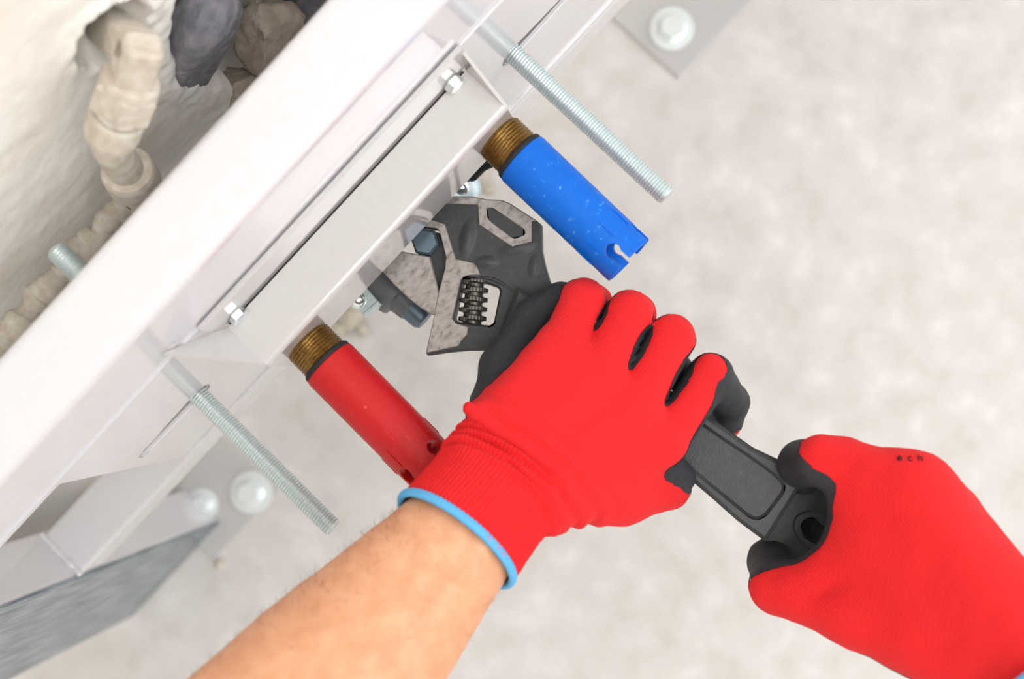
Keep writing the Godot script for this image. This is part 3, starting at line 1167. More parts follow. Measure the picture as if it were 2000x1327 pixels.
func build_wrench() -> void:
	var top := Y(0.678)
	var t := thing("adjustable_wrench", "large black adjustable wrench with bare steel jaws held by both gloves", "wrench")
	var slot := round_poly(flat(zw([[815, 662], [1052, 742], [1002, 985], [742, 952]]), top), 0.003, 4)
	var body := flat(zw([[400, 170], [560, 148], [740, 140], [860, 142], [960, 161], [1058, 165], [1110, 186], [1290, 302], [1318, 326], [1321, 500], [1340, 590], [1372, 695], [1440, 800], [1560, 900], [1560, 1120], [1200, 1160], [985, 1146], [830, 1146], [700, 1160], [580, 1178], [566, 1160], [610, 960], [650, 760], [690, 610], [697, 540], [655, 370], [640, 356], [545, 341], [400, 318]]), top)
	var b := mb()
	b.slab(body, [slot], top - 0.0145, top - 0.0012, 0.0012)
	obj("head", b, M.black_steel, t)
	# raised ground faces
	b = mb()
	var g1 := flat(zw([[400, 245], [600, 296], [694, 326], [764, 550], [880, 576], [905, 606], [924, 656], [850, 657], [812, 668], [795, 694], [741, 940], [765, 968], [846, 992], [840, 1040], [800, 1082], [778, 1116], [572, 1160], [613, 962], [653, 762], [693, 612], [700, 540], [657, 367], [642, 352], [545, 337], [400, 312]]), top)
	b.slab(g1, [], top - 0.0020, top, 0.0004)
	obj("jaw_face", b, M.ground, t)
	b = mb()
	var g2 := flat(zw([[400, 178], [560, 154], [740, 146], [860, 148], [960, 166], [1056, 171], [1106, 191], [1284, 305], [1255, 312], [1255, 440], [1130, 475], [915, 328], [905, 200], [700, 190], [400, 222]]), top)
	var oval := round_poly(flat(zw([[968, 222], [1000, 222], [1205, 358], [1212, 392], [1150, 416], [1128, 412], [972, 292]]), top), 0.0022, 4)
	b.slab(g2, [oval], top - 0.0020, top, 0.0004)
	obj("shoulder_face", b, M.ground, t)
	# recess rim by the slot and the cast ridge across the cheek
	b = mb()
	b.tube([P(938, 541, 0.6792), P(962, 545, 0.6790), P(985, 556, 0.6791), P(1004, 571, 0.6796)], [0.0006, 0.0011, 0.0009, 0.0003], 10)
	mound(b, [918, 440], [908, 492], 0.0055, 0.0017, top - 0.0012)
	mound(b, [985, 492], [1035, 478], 0.0055, 0.0015, top - 0.0012)
	mound(b, [935, 512], [965, 512], 0.0045, 0.0012, top - 0.0012)
	mound(b, [1040, 535], [1046, 505], 0.0040, 0.0012, top - 0.0012)
	obj("cast_ridge", b, M.black_steel, t, 70.0)
	# movable jaw
	b = mb()
	var mj := flat(zw([[270, 460], [390, 497], [595, 535], [651, 752], [690, 900], [640, 930], [540, 872], [450, 802], [360, 716], [290, 636], [230, 540]]), top)
	b.slab(mj, [], top - 0.0140, top - 0.0005, 0.0007)
	obj("movable_jaw", b, M.ground, t)
	b = mb()
	b.slab(flat(zw([[470, 380], [640, 372], [702, 545], [700, 700], [655, 860], [560, 700]]), top), [], top - 0.0142, top - 0.0075, 0.0006)
	obj("jaw_slide", b, M.black_steel, t)
	# worm
	b = mb()
	var w0 := P(928, 545, 0.6845)
	var w1 := P(922, 634, 0.6845)
	var wl := (w1 - w0).length()
	var rows := []
	var nr := 76
	for i in nr + 1:
		var y := wl * i / nr
		var row := PackedVector3Array()
		var xf := frame_y(w0, w1 - w0)
		for j in 64:
			var ph := fposmod(y / wl * 4.9 + 0.2 - j / 64.0 * 0.3, 1.0)
			var up := smoothstep(0.0, 0.12, ph) * smoothstep(0.66, 0.54, ph)
			var rr := 0.0052 + 0.0027 * up
			if up > 0.8 and j % 2 == 0: rr -= 0.0003
			if i == 0 or i == nr: rr = 0.003
			row.append(xf * Vector3(cos(TAU * j / 64) * rr, y, sin(TAU * j / 64) * rr))
		rows.append(row)
	b.grid(rows, true, true, true)
	obj("worm_screw", b, M.worm, t, 45.0)
	# handle shaft under the hand
	var ht := Y(0.669)
	b = mb()
	var sh := flat([[1010, 560], [1100, 620], [1250, 722], [1405, 828], [1475, 878], [1530, 904], [1575, 934], [1496, 1060], [1440, 1018], [1395, 978], [1318, 912], [1200, 830], [1080, 740], [960, 690]], ht)
	var panel := round_poly(flat([[1330, 806], [1400, 855], [1470, 902], [1512, 933], [1527, 950], [1524, 962], [1493, 1002], [1479, 1010], [1466, 1005], [1400, 951], [1330, 893]], ht), 0.003, 5)
	b.slab(sh, [panel], ht - 0.004, ht, 0.0022)
	b.slab(sh, [], ht - 0.019, ht - 0.0018, 0.0022)
	obj("handle", b, M.black_steel, t, 30.0)
	# handle end with hanging hole
	b = mb()
	var et := Y(0.681)
	var tail := round_poly(flat([[1560, 920], [1610, 950], [1668, 1000], [1690, 1060], [1660, 1110], [1590, 1120], [1520, 1098], [1485, 1060]], et), 0.006, 5)
	var hc := [[1566, 1018], [1590, 1012], [1640, 1058], [1680, 1100]]
	var hole := round_poly(flat([[1564, 1028], [1572, 1014], [1588, 1012], [1655, 1062], [1640, 1092], [1600, 1064], [1568, 1046]], et), 0.004, 5)
	var rim := round_poly(flat([[1546, 1030], [1554, 1006], [1580, 996], [1606, 1004], [1668, 1046], [1646, 1098], [1600, 1082], [1560, 1056]], et), 0.006, 5)
	b.slab(tail, [hole], et - 0.012, et, 0.0015)
	obj("handle_end", b, M.black_steel, t, 30.0)
	b = mb()
	b.slab(rim, [hole], et - 0.001, et + 0.0016, 0.0007)
	obj("hole_rim", b, M.black_steel, t, 30.0)

# ------------------------------------------------------------------ the person
func build_person() -> void:
	var person := thing("person", "person in red and black work gloves, bare forearm, both hands on the wrench", "person")
	var f := Field.new()
	var mm := 0.001
	var UPV := Vector3.UP
	var fwd := (P(1240, 600, 0.64) - P(1000, 900, 0.64)).normalized()       # towards the fingers
	var side := (P(1290, 860, 0.64) - P(1090, 680, 0.64)).normalized()      # towards the little finger
	var wr := [P(958, 846, 0.624), P(988, 890, 0.621), P(1020, 932, 0.622), P(1052, 974, 0.626)]
	var mcp := [P(1096, 682, 0.640), P(1168, 735, 0.637), P(1240, 798, 0.639), P(1296, 862, 0.645)]
	var pip := [P(1138, 586, 0.652), P(1231, 611, 0.650), P(1313, 660, 0.652), P(1388, 735, 0.658)]
	var dip := [P(1158, 592, 0.690), P(1243, 612, 0.690), P(1318, 660, 0.690), P(1424, 786, 0.686)]
	var tip := [P(1110, 650, 0.708), P(1195, 670, 0.709), P(1270, 722, 0.709), P(1416, 826, 0.703)]
	var rm := [14.5, 14.0, 14.0, 13.0]
	for i in 4:
		f.bone(wr[i], mcp[i], 15.5 * mm, rm[i] * mm, 12 * mm, UPV, -0.25 if i else -0.05)
	# ball of the thumb, heel and palm pads
	f.bone(wr[3], P(1205, 960, 0.652), 15.5 * mm, 16 * mm, 14 * mm, UPV, -0.45)
	f.bone(P(1205, 960, 0.652), P(1308, 956, 0.672), 16 * mm, 11.5 * mm, 12 * mm, UPV, -0.35)
	f.bone(P(1060, 780, 0.652), P(1270, 905, 0.660), 13 * mm, 12 * mm, 12 * mm, UPV, 0.9)
	f.bone(P(962, 800, 0.640), P(985, 715, 0.656), 13 * mm, 11 * mm, 9 * mm, UPV, 0.9)
	f.bone(P(985, 715, 0.656), P(1042, 622, 0.662), 11 * mm, 9.5 * mm, 9 * mm, UPV, 1.2)
	f.bone(P(1042, 622, 0.662), P(1096, 584, 0.664), 9.5 * mm, 9.5 * mm, 6 * mm, UPV, 1.2)
	# fingers
	for i in 4:
		var r0: float = [11.3, 11.5, 11.8, 11.4][i]
		f.bone(mcp[i], pip[i], (rm[i] - 1.6) * mm, r0 * mm, (2.0 if i else 3.0) * mm, UPV, 0.52 if i else 0.15)
		f.bone(pip[i], dip[i], r0 * mm, (r0 - 0.9) * mm, 3 * mm, (fwd * 0.8 + UPV * 0.6) if i < 3 else (fwd * 0.6 + UPV * 0.5 - side * 0.9), -0.05 if i < 3 else 0.5)
		f.bone(dip[i], tip[i], (r0 - 0.9) * mm, (r0 - 2.0) * mm, 3 * mm, (fwd + side * 0.4) if i < 3 else (P(1452, 862, 0.70) - P(1420, 800, 0.70)), 0.0 if i < 3 else 0.72)
	for i in 3:                          # finger pads seen through the gaps
		f.bone(pip[i].lerp(mcp[i], 0.25) - UPV * 0.024, pip[i + 1].lerp(mcp[i + 1], 0.25) - UPV * 0.024, 9 * mm, 9 * mm, 2 * mm, UPV, 1.2)
	f.bone(P(1292, 902, 0.655), P(1330, 932, 0.664), 8 * mm, 8 * mm, 3 * mm, UPV, 1.2)
	f.bone(P(962, 818, 0.616), P(921, 797, 0.612), 8 * mm, 3.5 * mm, 5 * mm, UPV, -2.0)
	f.bone(P(1055, 992, 0.618), P(1086, 1024, 0.616), 9 * mm, 4.5 * mm, 5 * mm, UPV, -2.0)
	var nz := FastNoiseLite.new()
	nz.seed = 31; nz.frequency = 55.0; nz.fractal_octaves = 3
	var wc: Vector3 = wr[1].lerp(wr[2], 0.5)
	var arm_dir: Vector3 = (P(893, 1056, 0.594) - wc).normalized()
	var wrinkle := func(p: Vector3, nrm: Vector3) -> float:
		var s := (p - wc).dot(-arm_dir)
		var w := nz.get_noise_3dv(p) * 0.0006
		w += 0.0013 * sin(s * 640.0 + nz.get_noise_3dv(p * 0.6) * 3.0) * smoothstep(0.032, -0.004, s)
		return w
	var local := Transform3D(Basis(side, UPV, side.cross(UPV)).orthonormalized(), wc)
	var ms := glove_meshes(f, 0.0019, local, wrinkle)
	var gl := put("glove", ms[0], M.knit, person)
	gl.transform = local
	gl.set_meta("label", "red knit glove on the hand gripping the wrench's shaft")
	var pc := put("palm_coating", ms[1], M.coat, gl)
	pc.set_meta("label", "dark grey rubber palm coating")
	build_cuff(gl, local, wc, arm_dir)
	build_arm(person)
	build_second(person)

func ellipse_row(c: Vector3, u: Vector3, w: Vector3, hu: float, hw: float, seg: int, fn = null) -> PackedVector3Array:
	var row := PackedVector3Array()
	for j in seg:
		var a := TAU * j / seg
		var k := 0.0
		if fn != null: k = fn.call(a)
		row.append(c + u * cos(a) * (hu + k) + w * sin(a) * (hw + k))
	return row

func build_cuff(gl: Node3D, local: Transform3D, wc: Vector3, arm_dir: Vector3) -> void:
	var inv := local.affine_inverse()
	var hem_c := P(893, 1052, 0.594)
	var chord := (P(1000, 1143, 0.600) - P(780, 972, 0.592)).normalized()
	var u := (chord - arm_dir * chord.dot(arm_dir)).normalized()
	var w := arm_dir.cross(u).normalized()
	if w.y < 0: w = -w
	var u1 := (P(1090, 1025, 0.62) - P(918, 800, 0.62)).normalized()
	u1 = (u1 - arm_dir * u1.dot(arm_dir)).normalized()
	var nz := FastNoiseLite.new()
	nz.seed = 77; nz.frequency = 40.0
	var prof := [[0.0, 33.6, 27.0], [0.12, 34.0, 27.2], [0.3, 33.4, 26.4], [0.5, 33.0, 25.2], [0.62, 33.6, 25.0], [0.74, 34.8, 24.6], [0.80, 34.2, 23.4], [0.85, 32.6, 21.0], [0.90, 33.4, 21.2], [0.96, 33.4, 20.2], [1.02, 31.0, 16.5], [1.15, 27.0, 13.0]]
	var rows := []
	var seg := 352
	var nr := 72
	for i in nr + 1:
		var t := 1.15 * i / nr
		var k := 0
		while k < prof.size() - 2 and prof[k + 1][0] < t: k += 1
		var s := smoothstep(0.0, 1.0, clampf((t - prof[k][0]) / (prof[k + 1][0] - prof[k][0]), 0.0, 1.0))
		var hu: float = lerpf(prof[k][1], prof[k + 1][1], s) * 0.001
		var hw: float = lerpf(prof[k][2], prof[k + 1][2], s) * 0.001
		var c := hem_c.lerp(wc, t)
		var uu := u.slerp(u1, clampf(t, 0, 1))
		var ww := uu.cross(arm_dir).normalized()
		if ww.y < 0: ww = -ww
		rows.append(ellipse_row(c, uu, ww, hu, hw, seg, func(a):
			var rib := 0.00042 * cos(a * 88.0)
			var row_ := 0.00012 * sin(t * 150.0)
			var fold := nz.get_noise_3d(cos(a) * 0.03, sin(a) * 0.03, t * 0.09) * 0.0016 * smoothstep(0.25, 0.8, t)
			var diag := 0.0018 * sin((t - 0.10 * sin(a * 1.0 + 0.6)) * 52.0) * smoothstep(0.58, 0.75, t)
			return rib + row_ + fold + diag))
	for r in rows.size():
		for j in seg: rows[r][j] = inv * rows[r][j]
	var b := mb()
	b.grid(rows, true)
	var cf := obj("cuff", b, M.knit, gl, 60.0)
	cf.set_meta("label", "ribbed red knit cuff")
	# hem: a sewn pale blue edge
	b = mb()
	rows = []
	var n := 260
	for j in n + 1:
		var a := TAU * j / n
		var c := hem_c + u * cos(a) * 0.0338 + w * sin(a) * 0.0270
		var d := (-u * sin(a) * 0.0338 + w * cos(a) * 0.0270).normalized()
		var o1 := d.cross(arm_dir).normalized()
		var row := PackedVector3Array()
		for k in 10:
			var e := TAU * k / 10
			var rr := 0.00195 + 0.00022 * cos(a * 84.0)
			row.append(inv * (c + (o1 * cos(e) * rr * 0.9 + arm_dir * sin(e) * rr * 1.25) + arm_dir * 0.0006))
		rows.append(row)
	b.grid(rows, true)
	var hm := obj("cuff_hem", b, M.hem, gl, 80.0)
	hm.set_meta("label", "pale blue stitched hem")
	# red stitches showing through the hem
	b = mb()
	for k in 9:
		var a := 0.95 + k * 0.045
		var c := hem_c + u * cos(a) * 0.0338 + w * sin(a) * 0.0270
		var d := (-u * sin(a) * 0.0338 + w * cos(a) * 0.0270).normalized()
		var o1 := (u * cos(a) + w * sin(a)).normalized()
		if k in [2, 5, 6]: continue
		b.tube([inv * (c + o1 * 0.0017 + arm_dir * 0.0013 + d * 0.0002), inv * (c + o1 * 0.0018 - arm_dir * 0.0002)], [0.0002, 0.0002], 6)
	obj("hem_stitch", b, M.rib, gl)

func build_arm(person: Node3D) -> void:
	var cs := [P(975, 950, 0.614), P(893, 1056, 0.5945), P(842, 1115, 0.585), P(780, 1184, 0.574), P(712, 1262, 0.561), P(640, 1340, 0.547), P(520, 1470, 0.525), P(380, 1620, 0.50)]
	var hu := [27.0, 30.5, 33.5, 37.5, 41.0, 44.0, 47.0, 49.0]
	var hw := [18.0, 24.0, 26.0, 29.0, 32.0, 35.0, 38.0, 40.0]
	var chord := (P(1000, 1143, 0.600) - P(780, 972, 0.592)).normalized()
	var rows := []
	var nz := FastNoiseLite.new()
	nz.seed = 5; nz.frequency = 22.0; nz.fractal_octaves = 3
	var n := 70
	var hairs := []
	for i in n + 1:
		var t := float(i) / n * (cs.size() - 1)
		var k := mini(int(t), cs.size() - 2)
		var s := t - k
		var c0: Vector3 = cs[maxi(k - 1, 0)]
		var c3: Vector3 = cs[mini(k + 2, cs.size() - 1)]
		var c: Vector3 = cs[k].cubic_interpolate(cs[k + 1], c0, c3, s)
		var d: Vector3 = (cs[k + 1] - cs[k]).normalized()
		var u := (chord - d * chord.dot(d)).normalized()
		var w := d.cross(u).normalized()
		if w.y < 0: w = -w
		var a0 := cubic_interpolate(hu[k], hu[k + 1], hu[maxi(k - 1, 0)], hu[mini(k + 2, hu.size() - 1)], s) * 0.001
		var a1 := cubic_interpolate(hw[k], hw[k + 1], hw[maxi(k - 1, 0)], hw[mini(k + 2, hw.size() - 1)], s) * 0.001
		var row := PackedVector3Array()
		for j in 72:
			var a := TAU * j / 72
			var p := c + u * cos(a) * a0 + w * sin(a) * a1
			var nn := (u * cos(a) / a0 + w * sin(a) / a1).normalized()
			# tendons and the bone at the wrist
			var ten := 0.0012 * exp(-pow((a - 1.25) / 0.12, 2.0)) * smoothstep(3.5, 1.5, t) + 0.0016 * exp(-pow((a - 0.75) / 0.3, 2.0)) * exp(-pow((t - 1.6) / 0.5, 2.0))
			p += nn * (nz.get_noise_3dv(p) * 0.0009 + ten)
			row.append(p)
			if i > 13: hairs.append([p, nn, d, u])
		rows.append(row)
	var b := mb()
	b.grid(rows, true, true, true)
	var arm := obj("body", b, M.skin, person, 80.0)
	arm.set_meta("label", "bare tanned forearm")
	var rg := RandomNumberGenerator.new()
	rg.seed = 12
	var hb := mb()
	for i in 900:
		var h: Array = hairs[rg.randi() % hairs.size()]
		var nn: Vector3 = h[1]
		if nn.dot(h[3]) > -0.35 and rg.randf() > 0.12: continue
		var p: Vector3 = h[0] + h[2] * rg.randf_range(-0.002, 0.002) + nn.cross(h[2]) * rg.randf_range(-0.0015, 0.0015)
		var l := rg.randf_range(0.0035, 0.0075)
		var lean: Vector3 = (-h[2] * rg.randf_range(-0.2, 1.0) + nn.cross(h[2]) * rg.randf_range(-0.9, 0.9))
		var p1 := p - nn * 0.0006
		var p2 := p + nn * l * 0.28 + lean * l * 0.3
		var p3 := p + nn * l * 0.42 + lean * l * 0.75
		hb.tube([p1, p2, p3], [0.00007, 0.00006, 0.00002], 3, false)
	var ha := obj("arm_hair", hb, M.hair, arm, 180.0)
	ha.set_meta("kind", "stuff")

func build_second(person: Node3D) -> void:
	var f := Field.new()
	var mm := 0.001
	var U := Vector3.UP
	var into := (P(1560, 1010, 0.65) - P(1700, 1000, 0.65)).normalized()      # towards the opening of the grip
	var imcp := P(1790, 944, 0.628)
	var ipip := P(1604, 900, 0.642)
	var wrist := P(2010, 1275, 0.590)
	f.bone(imcp, P(1960, 1225, 0.600), 14 * mm, 20 * mm, 14 * mm, U, -0.75)
	f.bone(P(1862, 1010, 0.634), P(2010, 1230, 0.604), 14 * mm, 20 * mm, 12 * mm, U, -0.8)
	f.bone(P(1925, 1105, 0.655), P(2050, 1290, 0.62), 14 * mm, 20 * mm, 12 * mm, U, -0.8)
	f.bone(P(1960, 1225, 0.600), P(2150, 1450, 0.565), 21 * mm, 30 * mm, 14 * mm, U, -0.9)
	# thumb along the lower side
	var tm := P(1668, 1198, 0.634)
	f.bone(P(1900, 1290, 0.606), tm, 22 * mm, 16 * mm, 14 * mm, U + (P(1600, 900, 0.63) - P(1640, 1000, 0.63)).normalized() * 0.45, 0.0)
	f.bone(tm, P(1516, 1149, 0.655), 16 * mm, 13 * mm, 8 * mm, (U - into * 0.2 + (P(1668, 1300, 0.63) - tm).normalized() * 0.45), -0.2)
	f.bone(P(1516, 1149, 0.655), P(1505, 1098, 0.685), 13 * mm, 11.5 * mm, 4 * mm, U + (P(1500, 1200, 0.66) - P(1500, 1100, 0.66)).normalized() * 1.2, 0.0)
	f.bone(P(1505, 1098, 0.685), P(1540, 1060, 0.706), 11.5 * mm, 10 * mm, 4 * mm, U, 1.2)
	# index finger over the upper side
	f.bone(imcp, ipip, 13.4 * mm, 12.6 * mm, 9 * mm, U + (P(1730, 800, 0.63) - P(1700, 900, 0.63)).normalized() * 0.9, 0.12)
	f.bone(ipip, P(1566, 906, 0.666), 12.6 * mm, 11.6 * mm, 4 * mm, U * 0.7 + (P(1600, 800, 0.63) - P(1560, 900, 0.63)).normalized() * 1.3, 0.45)
	f.bone(P(1566, 906, 0.666), P(1572, 950, 0.702), 11.6 * mm, 10 * mm, 4 * mm, U, 1.2)
	# next fingers, below
	f.bone(P(1862, 1010, 0.634), P(1700, 925, 0.672), 13 * mm, 12 * mm, 6 * mm, U, -0.1)
	f.bone(P(1700, 925, 0.672), P(1640, 960, 0.705), 12 * mm, 11 * mm, 5 * mm, U, 1.2)
	f.bone(P(1580, 1010, 0.712), P(1700, 1080, 0.690), 15 * mm, 15 * mm, 6 * mm, U, 1.2)
	# web between thumb and index finger
	var rim := [P(1650, 905, 0.645), P(1674, 975, 0.641), P(1668, 1050, 0.640), P(1632, 1112, 0.642), P(1560, 1148, 0.648)]
	for i in 4:
		f.bone(rim[i], rim[i + 1], 12.8 * mm, 12.8 * mm, 7 * mm, U - into * 0.55, 0.02)
	f.bone(P(1726, 960, 0.634), P(1722, 1160, 0.632), 15 * mm, 16 * mm, 14 * mm, U, -0.6)
	f.bone(P(1800, 985, 0.626), P(1806, 1210, 0.620), 17 * mm, 19 * mm, 14 * mm, U, -0.7)
	f.bone(P(1726, 1080, 0.632), P(1880, 1180, 0.610), 16 * mm, 19 * mm, 14 * mm, U, -0.7)
	var nz := FastNoiseLite.new()
	nz.seed = 41; nz.frequency = 45.0; nz.fractal_octaves = 3
	var wrinkle := func(p: Vector3, _n: Vector3) -> float:
		return nz.get_noise_3dv(p) * 0.0007
	var ax := (P(1700, 1000, 0.63) - P(1950, 1220, 0.60)).normalized()
	var sd := ax.cross(U).normalized()
	var local := Transform3D(Basis(sd, sd.cross(ax), -ax).orthonormalized(), P(1800, 1100, 0.62))
	local = Transform3D(Basis(sd, U, sd.cross(U)).orthonormalized(), P(1800, 1100, 0.62))
	f.wave = 0.07
	f.wave_axis = ax
	var ms := glove_meshes(f, 0.0019, local, wrinkle)
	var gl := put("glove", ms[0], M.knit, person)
	gl.transform = local
	gl.set_meta("label", "red knit glove closed round the wrench's handle end")
	var pc := put("palm_coating", ms[1], M.coat, gl)
	pc.set_meta("label", "dark grey rubber palm coating")
	var inv := local.affine_inverse()
	# printed letters on the knuckle
	var font := SystemFont.new()
	font.font_names = PackedStringArray(["Droid Sans"])
	var ink := mat(Color(0.22, 0.03, 0.10), 0.8)
	for s in [["e", 1757, 895, 0.04], ["c", 1777, 896, 0.0], ["h", 1797, 896, 0.12]]:
		var tx := TextMesh.new()
		tx.text = s[0]
		tx.font = font
		tx.font_size = 24
		tx.pixel_size = 0.00023
		tx.depth = 0.0004
		var hp := f.hit(cam_pos, ray(s[1], s[2]))
		var nn := f.normal(hp)
		var right := (P(float(s[1]) + 20.0, s[2] + 20.0 * s[3], 0.62) - P(s[1], s[2], 0.62)).normalized()
		right = (right - nn * right.dot(nn)).normalized()
		var o := put("print_letter", tx, ink, gl)
		o.transform = inv * Transform3D(Basis(right, nn.cross(right), nn), hp + nn * 0.0003)
	# hem of the second glove at the wrist
	var b := mb()
	var hc := P(2035, 1343, 0.585)
	var d := (P(2150, 1450, 0.565) - P(1960, 1225, 0.600)).normalized()
	var u := d.cross(U).normalized()
	var w := u.cross(d)
	var path := []
	var rad := []
	for j in 61:
		var a := TAU * j / 60
		path.append(inv * (hc + u * cos(a) * 0.0290 + w * sin(a) * 0.0290))
		rad.append(0.003)
	b.tube(path, rad, 10, false)
	var hm := obj("cuff_hem", b, M.hem, gl, 80.0)
	hm.set_meta("label", "pale blue stitched hem")

# ------------------------------------------------------------------ things on and in the wall
func blob(c: Vector3, r: Vector3, seed_: int, turn: Vector3, facets := 0.35) -> Builder:
	var n := FastNoiseLite.new()
	n.seed = seed_; n.frequency = 0.9; n.fractal_octaves = 3
	var rg := RandomNumberGenerator.new(); rg.seed = seed_
	var cuts := []
	for i in 9:
		cuts.append([Vector3(rg.randfn(), rg.randfn(), rg.randfn()).normalized(), rg.randf_range(0.62, 0.92)])
	var bas := Basis.from_euler(turn)
	var b := mb()
	var rows := []
	for i in 25:
		var row := PackedVector3Array()
		var la := PI * i / 24.0
		for j in 36:
			var lo := TAU * j / 36
			var d := Vector3(sin(la) * cos(lo), cos(la), sin(la) * sin(lo))
			var rr := 1.0
			for q in cuts:
				var k: float = d.dot(q[0])
				if k > 0.05: rr = minf(rr, lerpf(rr, q[1] / k, 1.0 if q[1] / k < rr else 0.0))
			rr *= 1.0 + 0.10 * n.get_noise_3dv(d * 2.5)
			row.append(c + bas * (d * rr * r))
		rows.append(row)
	b.grid(rows, true)
	return b

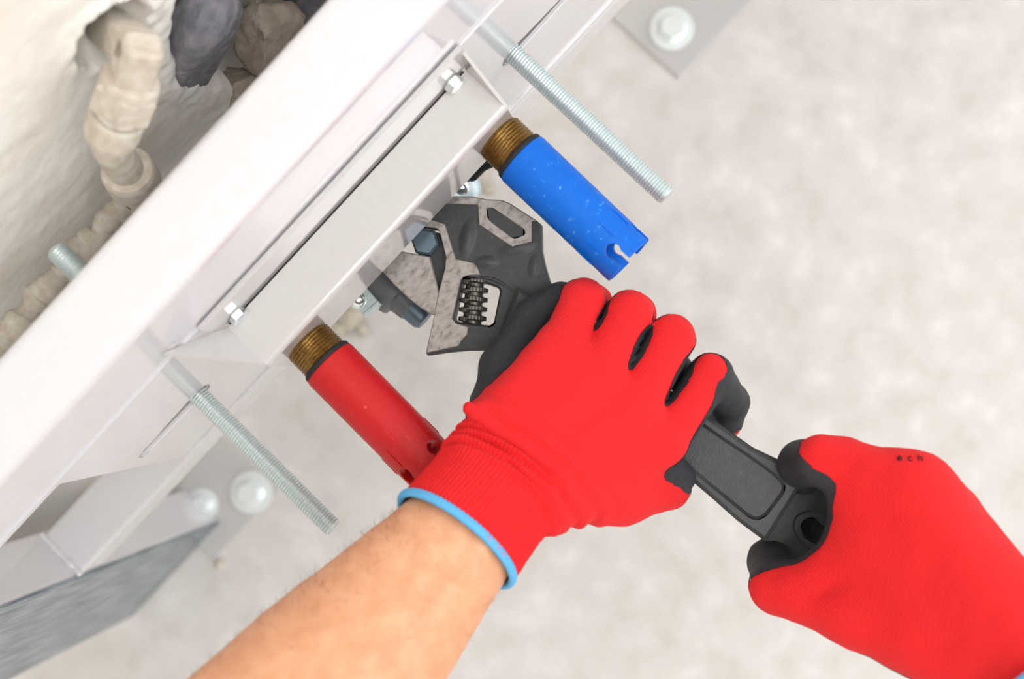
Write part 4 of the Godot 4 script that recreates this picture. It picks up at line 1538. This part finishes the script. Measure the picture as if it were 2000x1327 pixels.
func build_wall_things() -> void:
	# stones in the cavity
	var s1 := at_z(383, 70, WALL_Z - 0.008)
	tag(obj("stone", blob(s1, Vector3(0.025, 0.046, 0.022), 11, Vector3(0.3, 0.2, -0.5)), M.stone_grey, null, 50.0), "blue-grey broken stone at the edge of the wall cavity", "stone", "stones in the wall cavity")
	var s2 := at_z(528, 62, WALL_Z - 0.016)
	var o := obj("stone", blob(s2, Vector3(0.026, 0.030, 0.020), 12, Vector3(0.1, 0.5, 0.4)), M.stone_tan, null, 50.0)
	o.name = "stone_001"
	tag(o, "tan broken stone deep in the wall cavity behind the white beam", "stone", "stones in the wall cavity")
	var s3 := at_z(600, 10, WALL_Z - 0.035)
	o = obj("stone", blob(s3, Vector3(0.030, 0.030, 0.022), 15, Vector3(0.1, 0.5, 0.4)), M.stone_grey, null, 50.0)
	o.name = "stone_002"
	tag(o, "dark grey stone in the wall cavity above the tan one", "stone", "stones in the wall cavity")
	var s4 := at_z(455, 180, WALL_Z - 0.012)
	o = obj("stone", blob(s4, Vector3(0.020, 0.022, 0.016), 18, Vector3(0.4, 0.1, 0.2)), M.stone_tan, null, 50.0)
	o.name = "stone_003"
	tag(o, "small beige stone on the cavity's lower rim below the blue-grey one", "stone", "stones in the wall cavity")
	# water pipe with compression fittings coming out of the wall
	var zp := -0.243
	var pf := thing("water_pipe", "dusty pipe with elbow and compression nuts coming out of the wall hole", "pipe")
	var h0 := at_z(224, 62, WALL_Z)
	var c := at_z(272, 100, zp)
	var n1 := at_z(244, 188, zp)
	var n2 := at_z(222, 246, zp)
	var k := at_z(213, 286, zp)
	var n3 := at_z(257, 347, zp)
	var e := at_z(330, 470, zp)
	# elbow: square-shouldered casting
	var b := mb()
	var d1 := (c - h0).normalized()
	var d2 := (n1 - c).normalized()
	b.slab(round_poly(PackedVector2Array([Vector2(-0.0085, -0.0085), Vector2(0.0085, -0.0085), Vector2(0.0085, 0.0085), Vector2(-0.0085, 0.0085)]), 0.0045, 4), [], -0.02, (c - h0).length() + 0.006, 0.002, frame_y(h0, d1, d2))
	b.slab(round_poly(PackedVector2Array([Vector2(-0.0085, -0.0085), Vector2(0.0085, -0.0085), Vector2(0.0085, 0.0085), Vector2(-0.0085, 0.0085)]), 0.0045, 4), [], -0.006, (n1 - c).length(), 0.002, frame_y(c, d2, d1))
	obj("elbow", b, M.dusty, pf)
	b = mb()
	var xf := frame_y(n1, n2 - n1, d1)
	b.lathe([[-0.012, 0.0108], [-0.0105, 0.0128], [-0.008, 0.0132], [-0.0075, 0.0132]], 32, xf)
	b.slab(hex(0.0130, 0.2), [], -0.0078, 0.0085, 0.0016, xf)
	obj("compression_nut", b, M.dusty, pf)
	b = mb()
	b.lathe([[0.0078, 0.0098], [0.0120, 0.0098]], 28, xf)
	var ring := obj("seal_ring", b, M.paint, pf)
	ring.set_meta("label", "white plastic sealing ring")
	b = mb()
	b.lathe([[0.0, 0.0118], [0.001, 0.0128], [0.010, 0.0130], [0.0145, 0.0120], [0.0155, 0.0092]], 30, frame_y(n1.lerp(n2, 0.62), n2 - n1, d1))
	obj("compression_nut", b, M.dusty, pf)
	b = mb()
	var path := []
	var rad := []
	var ctl := [n2, n2.lerp(k, 0.6), k, k.lerp(n3, 0.3), n3, e]
	for i in 21:
		var t := i / 20.0 * 5.0
		var q := mini(int(t), 4)
		path.append(ctl[q].lerp(ctl[q + 1], t - q)); rad.append(0.0088)
	for it in 3:
		for i in range(1, 20): path[i] = (path[i - 1] + path[i] * 2.0 + path[i + 1]) / 4.0
	b.tube(path, rad, 20)
	obj("pipe_bend", b, M.dusty, pf, 70.0)
	b = mb()
	xf = frame_y(n3, e - n3, d1)
	b.lathe([[-0.013, 0.0095], [-0.012, 0.0122], [-0.0095, 0.0132], [-0.0085, 0.0124], [-0.0075, 0.0132], [0.006, 0.0136], [0.0085, 0.0126], [0.009, 0.0100]], 34, xf)
	obj("compression_nut", b, M.dusty, pf)
	b = mb()
	b.lathe([[0.0085, 0.0082], [0.045, 0.0082]], 24, xf)
	var wp := obj("plastic_pipe", b, M.paint, pf)
	wp.set_meta("label", "white plastic pipe end")
	# threaded wall stud behind the beam
	var ty := Y(0.585)
	var tp := at_y(108, 487, ty)
	b = mb()
	b.thread(0.07, 0.0060, 0.00175, 0.00085, 22, frame_y(tp, Vector3.BACK))
	o = obj("wall_stud", b, M.zinc, null, 60.0)
	tag(o, "short zinc threaded stud sticking out behind the white beam", "threaded stud")
	# plaster-covered conduit along the foot of the wall
	b = mb()
	path = []
	rad = []
	var nz := FastNoiseLite.new(); nz.seed = 3; nz.frequency = 1.0; nz.fractal_octaves = 3
	var q0 := at_z(250, 400, -0.250)
	var q1 := at_z(-60, 735, -0.250)
	for i in 60:
		var p := q0.lerp(q1, i / 59.0)
		path.append(p + Vector3(0, nz.get_noise_1d(i * 0.08) * 0.004, nz.get_noise_1d(50.0 + i * 0.08) * 0.004))
		rad.append(0.0085 + 0.005 * nz.get_noise_1d(90.0 + i * 0.11))
	b.tube(path, rad, 18)
	o = obj("conduit", b, M.dusty, null, 70.0)
	tag(o, "dusty plaster-covered conduit running along the wall behind the white beam", "conduit")
	# crumbs of plaster on the floor under the bracket
	var rg := RandomNumberGenerator.new(); rg.seed = 8
	var spots := [[688, 622, 0.013, "large beige plaster crumb on the floor right under the zinc clip"], [664, 643, 0.009, "beige plaster crumb on the floor between the clip and the red plug's nipple"], [708, 644, 0.008, "small beige plaster crumb on the floor beside the large one under the clip"], [940, 345, 0.008, "beige plaster crumb on the floor under the short black cable"], [958, 372, 0.007, "beige plaster crumb on the floor between the blue plug and the wrench's head"], [430, 1100, 0.006, "tiny plaster crumb on the floor before the foot plate of the galvanised upright"]]
	for i in spots.size():
		var p := at_y(spots[i][0], spots[i][1], 0.0)
		var r: float = spots[i][2]
		o = obj("plaster_crumb", blob(p + Vector3(0, r * 0.5, 0), Vector3(r, r * 0.65, r * 0.8), 40 + i, Vector3(0, i * 0.7, 0)), M.dusty, null, 50.0)
		o.name = numbered("plaster_crumb")
		tag(o, spots[i][3], "rubble", "plaster crumbs on the floor")
